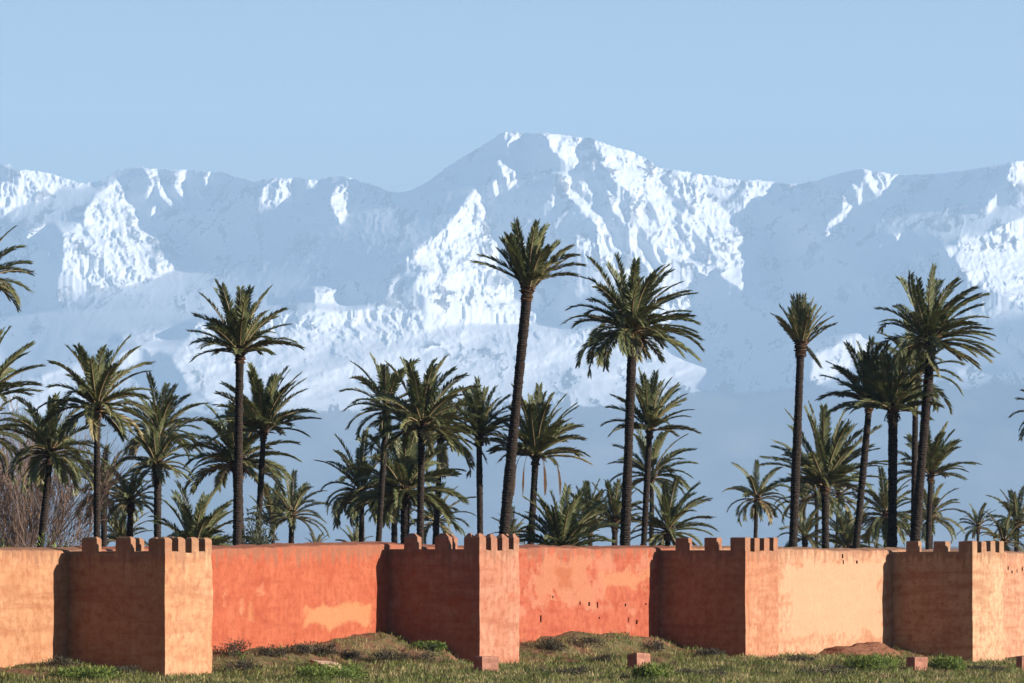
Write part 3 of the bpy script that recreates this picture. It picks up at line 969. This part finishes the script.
def trunk_mesh(name, parent, path, r0, r1, seed, mat, ring=0.13, rough_amt=0.13, flare=0.25):
    """stem with leaf scar rings; path = list of points (local)"""
    r = np.random.default_rng(seed)
    path = [Vector(p) for p in path]
    L = sum((path[i + 1] - path[i]).length for i in range(len(path) - 1))
    nseg = max(8, int(L / ring) * 2)
    ns = 10
    verts, faces = [], []
    wob = r.random(7) * 6
    for k in range(nseg + 1):
        s = k / nseg
        f = s * (len(path) - 1); i = min(int(f), len(path) - 2); c = path[i].lerp(path[i + 1], f - i)
        rad = r0 + (r1 - r0) * s + flare * r0 * max(0, 1 - s * 9) ** 2
        rad *= 1 + rough_amt * (1.1 * r.random() - .35 + (.35 if k % 2 else -.1))
        rad *= 1 + .06 * math.sin(s * 13 + wob[0])
        for a in range(ns):
            th = 2 * math.pi * (a + .5 * (k % 2)) / ns
            rr = rad * (1 + rough_amt * (r.random() - .5))
            verts.append((c.x + rr * math.cos(th), c.y + rr * math.sin(th), c.z + (r.random() - .5) * .04))
    for k in range(nseg):
        for a in range(ns):
            faces.append((k * ns + a, k * ns + (a + 1) % ns, (k + 1) * ns + (a + 1) % ns, (k + 1) * ns + a))
    faces.append(tuple(range(ns))[::-1]); faces.append(tuple(nseg * ns + a for a in range(ns)))
    return mesh_obj(name, verts, faces, mat, parent)

STYLES = {  # elevation of the youngest / oldest leaves (deg), droop (rad), width of a leaf
    'round': (85, -12, 0.95), 'upright': (88, 32, 0.50), 'weep': (82, -28, 1.15), 'fan': (88, 12, 0.66), 'bush': (86, 10, 0.95), 'tuft': (90, 52, 0.35)}

def palm(label, px, py, bx, rad, tw, k, style='round', nf=38, wind=0.16, dead=0, seed=1, tint=0.42, kink=0.0, fruit=0, boot=1.0, group=None, extra=()):
    r = np.random.default_rng(1000 + seed)
    pw = plan(px, 4.9 + .95 + 1.5)
    Y = pw.y * k
    sc = Y / F                                     # metres per pixel there
    c = px_to_world(px, py, Y)
    gx_ = (bx - 512) * sc + (bx - px) / max(20, (545 - py)) * (CAM_Z / sc) * sc * 0.25
    gz_ = gz(gx_, Y)
    root = empty('date_palm', (gx_, Y, gz_))
    tag(root, label, 'palm tree', group or 'date palms behind the rampart')
    top = c - root.location
    H = top.z
    lean = Vector((top.x, top.y, 0))
    path = []
    for i in range(9):
        s = i / 8
        q = s + kink * math.sin(math.pi * s)
        path.append((lean.x * q, lean.y * q, -.25 + (H + .25) * s))
    rt = max(.075, tw * sc * .40)
    trunk_mesh('trunk', root, path, rt * 1.08, rt * .88, seed, BARK)
    L = rad * sc * 0.98
    # swollen head of old leaf bases
    bl = min(0.9 * boot, H * .5)
    d = (Vector(path[-1]) - Vector(path[-2])).normalized()
    p0 = top - d * bl; 
    trunk_mesh('leaf_base_head', root, [p0, top - d * bl * .6, top - d * bl * .25, top + d * .12], rt * 1.05, rt * 1.25 * boot ** .3 + .03, seed + 5, BOOT, 0.07, 0.38, 0)
    e1, e0, dr = STYLES[style]
    wv = np.array([wind, -0.02, 0.0])
    fl = []
    wd = min(0.62, 0.16 * L + .07)
    nl = int(np.clip(L / .045, 30, 76))
    nf = max(14, int(nf * .95))
    for i in range(nf):
        q = (i + .5) / nf
        az = i * 2.39996 + seed + (r.random() - .5) * .6
        el = math.radians(e1 + (e0 - e1) * q ** 0.85 + (r.random() - .5) * 16)
        Lf = L * (0.82 + .24 * r.random()) * (1.10 if q < .35 else 1.0)
        if q > .8: Lf *= .9
        t = tint + (q - .5) * .25 + (r.random() - .5) * .34
        if q > .86 and r.random() < .4: t += .3
        Q, T, sv, sf = frond(r, az, el, Lf, dr * (0.75 + .5 * r.random()) * (.35 + .75 * min(1, q + .25)), wv * (.6 + .8 * r.random()), wd, nl, t, (r.random() - .5) * 1.0)
        off = np.array([math.cos(az), math.sin(az), 0]) * rt * .6 + np.array([0, 0, -.45 * q * min(1, L / 3)])
        fl.append((Q + off, T, sv + off, sf))
    for (az, eld, lf, drp) in extra:
        fl.append(frond(r, az, math.radians(eld), L * lf, drp, wv * .4, wd, nl, tint + .12, .3))
    build_fronds('crown', root, top, fl, (LEAF, STALK))
    if dead:
        fl = []
        for i in range(dead):
            az = r.random() * 6.28
            Q, T, sv, sf = frond(r, az, math.radians(-35 - 40 * r.random()), L * (.16 + .16 * r.random()), .6, wv * .3, wd * .45, 14, .9, 0, .5)
            off = np.array([math.cos(az) * rt, math.sin(az) * rt, -.45])
            fl.append((Q + off, T, sv + off, sf))
        build_fronds('dead_fronds', root, top, fl, (DEAD, DEAD))
    if fruit:
        for i in range(fruit):
            V, Fc, rings = [], [], []
            az = i * 2.4 + .3; pts = []
            for j in range(9):
                s = j / 8
                rr_ = .25 + 1.15 * math.sin(min(1, s * 1.1) * 1.5)
                pts.append(Vector((math.cos(az) * rr_, math.sin(az) * rr_, .1 + .35 * math.sin(s * 3.0) - 2.3 * s * s)))
            for j in range(9):
                t_ = (.018, .018, .018, .018, .018, .02, .06, .085, .02)[j]; a = pts[j]
                V += [a + Vector((t_, 0, 0)), a + Vector((-t_ * .5, t_ * .87, 0)), a + Vector((-t_ * .5, -t_ * .87, 0))]
            for j in range(8):
                n0 = j * 3
                Fc += [(n0, n0 + 1, n0 + 4, n0 + 3), (n0 + 1, n0 + 2, n0 + 5, n0 + 4), (n0 + 2, n0, n0 + 3, n0 + 5)]
            o = mesh_obj('fruit_stalk', V, Fc, BOOT, root); o.location = top - Vector((0, 0, .4))
    return root

PALMS = [
 # label, px, py, base px, radius, trunk px, depth factor, style, leaves, opts
 ('palm cut by the left edge, only two dark fronds in view high against the snow', -20, 276, -28, 58, 11, 1.05, 'round', 30, dict(seed=1)),
 ('palm at the left edge with long fronds fanning up, below the highest edge fronds', -14, 392, -20, 66, 10, 1.08, 'fan', 38, dict(seed=2)),
 ('dark dense palm crown at the left edge, lowest of them', -20, 432, -25, 52, 10, 1.2, 'weep', 34, dict(seed=3, tint=.3)),
 ('straight slender palm near the left, round crown above the leaning palm', 97, 402, 97, 64, 8.5, 1.06, 'round', 44, dict(seed=4)),
 ('palm leaning to the right beside the bare grey bush, far left', 51, 447, 30, 60, 9, 1.12, 'weep', 42, dict(seed=5, kink=.08)),
 ('short bushy palm directly behind the straight slender palm at left', 104, 487, 104, 48, 8, 1.28, 'weep', 34, dict(seed=6)),
 ('small tousled palm between the straight slender palm and the double crowned pair', 131, 497, 128, 36, 8, 1.22, 'round', 30, dict(seed=7,)),
 ('upper palm of the pair with stacked crowns behind the nearest tower', 160, 430, 157, 52, 7, 1.25, 'round', 36, dict(seed=8)),
 ('lower palm of the pair with stacked crowns behind the nearest tower', 157, 461, 158, 44, 9, 1.10, 'round', 36, dict(seed=9)),
 ('trunkless bushy palm just right above the nearest tower, its fronds fanning from the wall', 195, 545, 195, 58, 12, 1.06, 'bush', 40, dict(seed=10)),
 ('tall straight palm at centre left with a neat fountain crown', 240, 345, 236, 60, 11, 1.04, 'fan', 40, dict(seed=11, wind=.1)),
 ('stout palm with a shaggy brown trunk behind the tall centre left palm', 237, 457, 242, 62, 13, 1.16, 'round', 44, dict(seed=12, dead=8, tint=.5)),
 ('palm with slim leaning trunk just right of the tall centre left palm', 264, 424, 254, 58, 7.5, 1.1, 'fan', 42, dict(seed=13)),
 ('narrow fan shaped young palm left of the small spreading palm', 273, 522, 273, 38, 5, 1.5, 'upright', 22, dict(seed=14, boot=.5)),
 ('small spreading palm alone on a short dark trunk, right of the grey shrub', 292, 512, 290, 40, 7, 1.3, 'round', 28, dict(seed=15, wind=.1)),
 ('tall thin palm leaning right whose fronds droop left over the snow line', 387, 404, 374, 52, 7.5, 1.10, 'round', 30, dict(seed=16)),
 ('medium palm with drooping crown left of the thick clustered palms', 362, 488, 361, 52, 7, 1.16, 'weep', 38, dict(seed=17,)),
 ('large round crowned palm on a straight trunk behind the second tower', 422, 420, 419, 62, 9, 1.05, 'round', 46, dict(seed=18)),
 ('broad bushy palm on a thick trunk in the middle of the centre left cluster', 405, 488, 405, 66, 12, 1.12, 'round', 46, dict(seed=19, dead=5)),
 ('palm half hidden behind the large round crown, leaning trunk to its right', 441, 432, 432, 54, 7.5, 1.2, 'weep', 36, dict(seed=20)),
 ('short palm hidden in the cluster, only its lower trunk and some fronds show', 394, 503, 395, 36, 8, 1.25, 'round', 28, dict(seed=21)),
 ('low palm peeping out right of the cluster above the second tower', 436, 518, 434, 40, 6, 1.4, 'weep', 26, dict(seed=22)),
 ('slim upright palm with a compact crown left of the tallest palm', 479, 430, 481, 46, 8, 1.12, 'fan', 36, dict(seed=23)),
 ('tallest palm of all, curved trunk and windswept crown against the main peak', 528, 285, 497, 61, 13, 1.03, 'tuft', 24, dict(seed=24, wind=.16, kink=-.02, extra=((3.1, 44, .95, .55), (3.3, 30, 1.0, .35), (2.9, 58, .7, .3), (0, 38, 1.0, .75), (.2, 26, .85, .6), (-.25, 50, 1.0, .8), (-1.2, 30, .7, .8), (1.4, 35, .8, .7)))),
 ('palm with hanging fruit stalks and full round crown right of the tallest trunk', 536, 450, 527, 60, 9, 1.10, 'fan', 48, dict(seed=25, fruit=7)),
 ('very tall palm with big drooping crown and brown dead skirt, centre right', 633, 326, 622, 72, 12, 1.04, 'round', 60, dict(seed=26, wind=.36, dead=14)),
 ('palm rising just behind the very tall drooping palm, upper of two', 650, 424, 640, 52, 8, 1.12, 'fan', 34, dict(seed=27)),
 ('thinner palm below and behind, lower of the two beside the very tall drooping palm', 652, 472, 651, 48, 6, 1.35, 'round', 32, dict(seed=28)),
 ('low wide palm with long straggling fronds above the third tower', 668, 527, 667, 50, 8, 1.25, 'round', 36, dict(seed=29)),
 ('short palm left of the very tall drooping trunk, low over the patched red wall', 615, 518, 614, 38, 8, 1.3, 'fan', 28, dict(seed=30)),
 ('small palm with feathery crown between the trunkless bush palm and the very tall palm', 590, 524, 590, 42, 7, 1.35, 'fan', 28, dict(seed=31)),
 ('large trunkless bush palm sprouting above the patched red wall', 562, 548, 562, 60, 12, 1.05, 'bush', 46, dict(seed=32)),
 ('tiny distant palm just right of the foot of the tallest palm', 512, 535, 512, 26, 5, 1.6, 'round', 22, dict(seed=33)),
 ('tall palm with tight upright tuft and one broken hanging frond', 801, 341, 790, 43, 11, 1.04, 'tuft', 28, dict(seed=34, wind=.03, dead=2, extra=((0, 34, .85, .3), (3.1, 50, .8, .2), (.3, 44, .8, .25), (.2, -50, .75, .1)))),
 ('wide bushy palm on a dark trunk behind the long pale wall, fronds in all directions', 825, 480, 826, 72, 10, 1.10, 'fan', 50, dict(seed=35)),
 ('small lone palm with bent thin trunk above the third tower', 757, 496, 754, 37, 5.5, 1.35, 'weep', 28, dict(seed=36, kink=-.1)),
 ('leaning palm with slanted trunk and a drooping left frond, left of the shaggy headed palm', 870, 398, 849, 54, 9, 1.06, 'fan', 36, dict(seed=37)),
 ('dense shaggy headed palm on a thick vertical trunk, right of the leaning palm', 893, 404, 892, 54, 12, 1.045, 'fan', 46, dict(seed=38, dead=8, boot=1.4)),
 ('tallest palm on the right, windswept crown blown to the right', 932, 337, 908, 66, 12, 1.03, 'round', 58, dict(seed=39, wind=.75, tint=.46)),
 ('palm partly hidden behind the tallest right palm, drooping fronds on both sides', 916, 372, 912, 56, 7.5, 1.12, 'weep', 32, dict(seed=40)),
 ('slim palm right of the tallest right palm, open crown lit on the right', 931, 470, 926, 48, 7, 1.15, 'fan', 32, dict(seed=41)),
 ('low palm behind the thick vertical trunk, crown spreading left', 886, 512, 887, 46, 7, 1.2, 'weep', 32, dict(seed=42)),
 ('low palm with yellowish fronds under the slim palm at right', 931, 514, 930, 36, 6, 1.25, 'weep', 28, dict(seed=43, tint=.58)),
 ('tiny distant palm right of the low yellowish palm, on a thin stalk', 978, 525, 978, 24, 4, 1.7, 'round', 24, dict(seed=44, wind=.03)),
 ('palm at the right edge above the farthest tower, partly cut off', 1017, 520, 1016, 36, 6, 1.3, 'round', 30, dict(seed=45)),
 ('tall palm beyond the right edge, only a frond tip in view', 1050, 415, 1050, 40, 9, 1.04, 'weep', 30, dict(seed=46)),
 ('thin palm just right of the broken frond trunk, behind the wide bushy palm', 804, 498, 804, 36, 4.5, 1.45, 'round', 26, dict(seed=47)),
 ('slight palm showing only its stem and side fronds left of the bushy dark trunk', 817, 492, 816, 32, 5, 1.4, 'weep', 22, dict(seed=48)),
 ('thin palm with curved stem right of the bushy dark trunk', 839, 494, 834, 36, 4.5, 1.4, 'weep', 24, dict(seed=49)),
 ('low grey green palm thicket behind the foot of the leaning palm', 848, 542, 848, 40, 8, 1.3, 'bush', 32, dict(seed=50)),
 ('low palm right of the broken frond trunk, barely above the long pale wall', 805, 535, 805, 32, 6, 1.4, 'round', 26, dict(seed=51)),
 ('low palm tuft at the foot of the straight slender palm, behind the nearest tower', 122, 538, 122, 36, 7, 1.3, 'bush', 26, dict(seed=52)),
 ('tiny palm tip just showing over the red orange wall, left of two', 317, 546, 317, 16, 4, 1.7, 'fan', 16, dict(seed=53)),
 ('tiny palm tip just showing over the red orange wall, right of two', 355, 544, 355, 22, 4, 1.6, 'fan', 18, dict(seed=54)),
 ('low palm at the right edge, darker, in front of the cut off palm', 1004, 540, 1003, 32, 6, 1.15, 'weep', 26, dict(seed=55)),
]
for lab, px, py, bx, rad, tw, k, st, nf, kw in PALMS:
    palm(lab, px, py, bx, rad, tw, k, st, nf, **kw)

# ------------------------------------------------------------------ bare bush and leafy shrubs behind the wall
def bare_bush():
    Y = plan(30, 7.5).y * 1.22; sc = Y / F
    x0 = (8 - 512) * sc
    root = empty('bare_bush', (x0, Y, gz(x0, Y)))
    tag(root, 'leafless grey brown bush with a haze of thin twigs at the far left', 'bush')
    r = random.Random(5)
    V, Fc = [], []
    def seg(a, b, ra, rb):
        d = (b - a).normalized(); s = d.cross(Vector((.3, .9, .2))).normalized(); t = d.cross(s); n0 = len(V)
        for q, rr in ((a, ra), (b, rb)):
            for th in (0, 2.1, 4.2): V.append(q + (s * math.cos(th) + t * math.sin(th)) * rr)
        Fc.extend([(n0, n0 + 1, n0 + 4, n0 + 3), (n0 + 1, n0 + 2, n0 + 5, n0 + 4), (n0 + 2, n0, n0 + 3, n0 + 5)])
    def grow(p, d, L, rad, lev):
        n = 3
        for i in range(n):
            d = (d + Vector((r.uniform(-.16, .16), r.uniform(-.16, .16), r.uniform(-.03, .14)))).normalized()
            q = p + d * (L / n); seg(p, q, rad, rad * .82); p = q; rad *= .82
            if lev < 4 and (i > 0 or lev > 0):
                for _ in range(2 if lev < 3 else 3):
                    dd = (d + Vector((r.uniform(-.6, .6), r.uniform(-.6, .6), r.uniform(-.2, .45)))).normalized()
                    grow(p, dd, L * r.uniform(.50, .70), max(.014, rad * .55), lev + 1)
    for k in range(19):
        a = k * 2.4
        grow(Vector((math.cos(a) * .3, math.sin(a) * .3, -.2)), Vector((math.cos(a) * .42, math.sin(a) * .4, 1)).normalized(), (545 - 452) * sc * .92 + 1.9, .07, 1)
    m = bark_material('bare_twigs', (0.12, 0.078, 0.055), (0.27, 0.18, 0.13))
    mesh_obj('branches', V, Fc, m, root)
bare_bush()

def leaf_mat(name, dark, mid, light):
    m, nt, b = new_mat(name)
    att = N(nt, 'ShaderNodeAttribute', attribute_name='tint')
    c = ramp(nt, att.outputs['Fac'], [(0, dark), (.5, mid), (1, light)])
    nt.links.new(c, b.inputs['Base Color']); rough(b, .7, .2)
    tr = N(nt, 'ShaderNodeBsdfTranslucent'); nt.links.new(c, tr.inputs['Color'])
    mx = N(nt, 'ShaderNodeMixShader'); mx.inputs[0].default_value = .25
    nt.links.new(b.outputs[0], mx.inputs[1]); nt.links.new(tr.outputs[0], mx.inputs[2])
    nt.links.new(mx.outputs[0], nt.nodes['Material Output'].inputs['Surface'])
    return m
GREY_LEAF = leaf_mat('grey_green_leaf', (0.035, 0.040, 0.022), (0.075, 0.08, 0.045), (0.15, 0.14, 0.08))
GREEN_LEAF = leaf_mat('green_leaf', (0.035, 0.055, 0.012), (0.105, 0.145, 0.026), (0.21, 0.24, 0.045))
SCRUB_LEAF = leaf_mat('scrub_leaf', (0.022, 0.019, 0.013), (0.050, 0.042, 0.026), (0.105, 0.082, 0.050))
TWIG = bark_material('scrub_twig', (0.04, 0.03, 0.02), (0.10, 0.07, 0.045))

def leaf_cloud(r, n, rx, ry, h, size, lumps=7, stretch=2.2):
    """leaf faces gathered in uneven clumps"""
    cl = np.stack([(r.random(lumps) - .5) * 1.5 * rx, (r.random(lumps) - .5) * 1.5 * ry, (.25 + .6 * r.random(lumps)) * h], 1)
    cr_ = (.30 + .35 * r.random(lumps))
    w = r.integers(0, lumps, n)
    d = r.normal(size=(n, 3)); d /= np.linalg.norm(d, axis=1)[:, None]
    rad = r.random(n) ** .45
    P = cl[w] + d * (rad * cr_[w])[:, None] * np.array([rx, ry, h * .8])
    P[:, 2] = np.abs(P[:, 2])
    a = r.normal(size=(n, 3)) + d * .8 + np.array([0, 0, .5]); a /= np.linalg.norm(a, axis=1)[:, None]
    b = np.cross(a, r.normal(size=(n, 3))); b /= np.linalg.norm(b, axis=1)[:, None]
    s = size * (.6 + .8 * r.random(n))[:, None]
    Q = np.stack([P, P + a * s * .5 * stretch + b * s * .32, P + a * s * stretch, P + a * s * .5 * stretch - b * s * .32], 1)
    tint = np.clip(r.normal(.45, .22, n) + (r.random(lumps)[w] - .5) * .3, 0, 1)
    return Q, tint

def shrub(name, label, cat, group, loc, rx, ry, h, mat, seed, n=900, size=.09, stretch=2.2, lumps=7):
    r = np.random.default_rng(seed)
    root = empty(name, loc)
    tag(root, label, cat, group)
    Q, t = leaf_cloud(r, n, rx, ry, h, size, lumps, stretch)
    o = np_mesh('foliage', Q.reshape(-1, 3), np.arange(n * 4).reshape(-1, 4), mat, root)
    a = o.data.attributes.new('tint', 'FLOAT', 'POINT'); a.data.foreach_set('value', np.repeat(t, 4).astype(np.float32))
    V, Fc = [], []
    for i in range(7):
        q = Vector(((r.random() - .5) * rx * 1.3, (r.random() - .5) * ry * 1.3, h * (.4 + .4 * r.random()))); n0 = len(V); w_ = .012 + .012 * h
        V += [Vector((w_, 0, -.1)), Vector((-w_ * .5, w_, -.1)), Vector((-w_ * .5, -w_, -.1)), q]
        Fc += [(n0, n0 + 1, n0 + 3), (n0 + 1, n0 + 2, n0 + 3), (n0 + 2, n0, n0 + 3)]
    mesh_obj('stems', V, Fc, TWIG, root)
    return root

def back_shrub(label, px, top, wpx, k, mat, seed, n=2600):
    Y = plan(px, 8.0).y * k; sc = Y / F
    x = (px - 512) * sc; z = gz(x, Y)
    h = zrow(top, Y) - z
    shrub('leafy_shrub', label, 'shrub', 'shrubs behind the rampart', (x, Y, z), wpx * sc * .5, wpx * sc * .4, h * .85, mat, seed, n, .10, 2.4, 12)
back_shrub('grey green olive shrub behind the tall centre left palm trunk', 256, 518, 46, 1.05, GREY_LEAF, 1, 9000)
back_shrub('dull green shrub under the trunkless palm, just right of the nearest tower', 222, 528, 40, 1.07, GREY_LEAF, 2, 6500)
back_shrub('bright green hedge clump over the wall top at the left edge', 10, 541, 46, 1.03, GREEN_LEAF, 3, 2600)
back_shrub('bright green hedge clump over the wall top below the leaning palm', 48, 540, 40, 1.03, GREEN_LEAF, 4, 2400)
back_shrub('low green shrub between the hedge clumps and the nearest tower', 78, 537, 34, 1.06, GREY_LEAF, 5, 2200)
back_shrub('grey green shrub at the foot of the fruit stalk palm', 527, 530, 40, 1.2, GREY_LEAF, 6, 2600)
back_shrub('small grey green shrub among the trunks below the large round crown', 412, 534, 36, 1.2, GREY_LEAF, 7, 1800)

# ------------------------------------------------------------------ grass, weeds and scrub in front of the wall
SCRUBS = [  # column, row of its foot, width px, height px
 (232, 656, 34, 12, 'dark scrub bush against the red orange wall beside the nearest tower'),
 (272, 656, 26, 8, 'small dark scrub bush in the middle of the grass bank below the red orange wall'),
 (300, 655, 30, 10, 'dark scrub bush near the foot of the red orange wall, above the flat stone'),
 (326, 655, 24, 10, 'dark scrub bush just above the flat pale stone'),
 (352, 660, 20, 7, 'small brown scrub bush right of the flat pale stone'),
 (383, 663, 28, 11, 'dark scrub bush on the bank left of the second tower, left of two close together'),
 (414, 663, 36, 12, 'dark scrub bush on the bank left of the second tower, right of two close together'),
 (240, 672, 40, 9, 'low dark scrub patch at the right foot of the nearest tower'),
 (116, 675, 46, 8, 'low scrub along the shaded side of the nearest tower'),
 (62, 668, 30, 9, 'reddish brown scrub at the foot of the left edge wall near the tower shadow'),
 (552, 652, 26, 9, 'dark scrub bush below the patched red wall near the second tower'),
 (585, 648, 36, 8, 'dark scrub streak high on the bank below the patched red wall'),
 (604, 664, 28, 9, 'dark scrub bush left of the leaning concrete block'),
 (655, 651, 24, 8, 'small dark scrub bush right above the leaning concrete block'),
 (709, 658, 30, 7, 'green black scrub at the foot of the shaded side of the third tower'),
 (788, 664, 44, 6, 'low dark scrub along the foot of the long pale wall'),
 (820, 676, 52, 8, 'wide grey brown scrub in front of the long pale wall'),
 (700, 676, 50, 8, 'wide grey brown scrub in the grass before the third tower'),
 (565, 676, 46, 9, 'grey brown scrub at the bottom edge right of the second tower'),
 (985, 671, 40, 5, 'dark low scrub streak at the foot of the farthest tower'),
]
for k, (px, py, w, h, lab) in enumerate(SCRUBS):
    x, y = on_ground(px, py); sc = y / F
    shrub('scrub_bush', lab, 'bush', 'dark scrub bushes on the grass bank', (x, y, gz(x, y) - .03), w * sc * .55, w * sc * .8, h * sc * 1.15, SCRUB_LEAF, 300 + k, 900, .055, 2.4, 8)
WEEDS = [
 (872, 673, 56, 16, 'broad bright green weed patch in front of the brown earth heap'),
 (946, 670, 36, 11, 'bright green weeds right of the block near the farthest tower'),
 (332, 684, 70, 12, 'dark green weed clump at the bottom edge below the flat stone'),
 (84, 683, 60, 10, 'green weed clump at the bottom left corner in front of the nearest tower'),
 (652, 680, 40, 13, 'green weed clump right beneath the leaning concrete block'),
 (430, 648, 30, 4, 'bright green grassy tuft on the bank beside the second tower shadow'),
]
for k, (px, py, w, h, lab) in enumerate(WEEDS):
    x, y = on_ground(px, min(py, 681)); sc = y / F
    shrub('weed_clump', lab, 'weeds', 'green weed clumps on the grass bank', (x, y, gz(x, y) - .05), w * sc * .5, w * sc * .7, h * sc * 1.1, GREEN_LEAF, 400 + k, 2600, .06, 3.4, 14)

def grass():
    r = np.random.default_rng(3)
    n = 62000
    Y = 280 + 105 * r.random(n) ** 1.15
    X = (-30 + 1090 * r.random(n) - 512) / F * Y
    # keep what is in front of the wall line
    rel = (X - P1.x) * NX + (Y - P1.y) * NY
    al = (X - P1.x) * UX + (Y - P1.y) * UY
    ok = rel > -4.7
    for i in range(4):
        ins = (al > i * S - .1) & (al < i * S + TOWER_W[i] + .1) & (rel < 0.1)
        ok &= ~ins
    dens = fbm(X / 2.0, Y / 3.0, 4)
    ok &= (dens > -.38) 
    bare = fbm(X / 3.1 + 9, Y / 4.0 + 4, 4)
    ok &= (rel > -4.1) | (r.random(n) < .35)
    ok &= (bare < .20) | (r.random(n) < .15)
    X, Y, dens = X[ok], Y[ok], dens[ok]
    n = len(X)
    Z = ground_z(X, Y) + ground_detail(X, Y)
    col = np.clip(.54 + 1.25 * fbm(X / 2.2 + 40, Y / 3.4 + 20, 5) + .16 * r.normal(size=n), 0, 1)
    B = 5
    a = r.random((n, B)) * 6.283; lean = .15 + .75 * r.random((n, B)) ** 1.3
    h = (.06 + .24 * r.random((n, B)) ** 2.6) * np.clip(1 + .9 * dens, .4, 1.7)[:, None]
    bx_ = X[:, None] + .07 * r.normal(size=(n, B)); by_ = Y[:, None] + .07 * r.normal(size=(n, B)); bz_ = Z[:, None] - .02 + 0 * a
    P = np.stack([bx_, by_, bz_], -1)
    d = np.stack([np.cos(a) * lean, np.sin(a) * lean, np.ones_like(a)], -1)
    w_ = np.stack([-np.sin(a), np.cos(a), 0 * a], -1) * .016
    tip = P + d * h[..., None]; mid = P + d * (h * .55)[..., None] * np.array([.7, .7, 1.1])
    Q = np.stack([P - w_, P + w_, mid + w_ * .9, tip], -2).reshape(-1, 4, 3)
    m = leaf_mat('grass_blade', (0.045, 0.052, 0.016), (0.130, 0.152, 0.034), (0.32, 0.245, 0.115))
    o = np_mesh('grass', Q.reshape(-1, 3), np.arange(len(Q) * 4).reshape(-1, 4), m)
    t = np.repeat(np.repeat(col, B), 4)
    at = o.data.attributes.new('tint', 'FLOAT', 'POINT'); at.data.foreach_set('value', t.astype(np.float32))
    tag(o, kind='stuff')
grass()
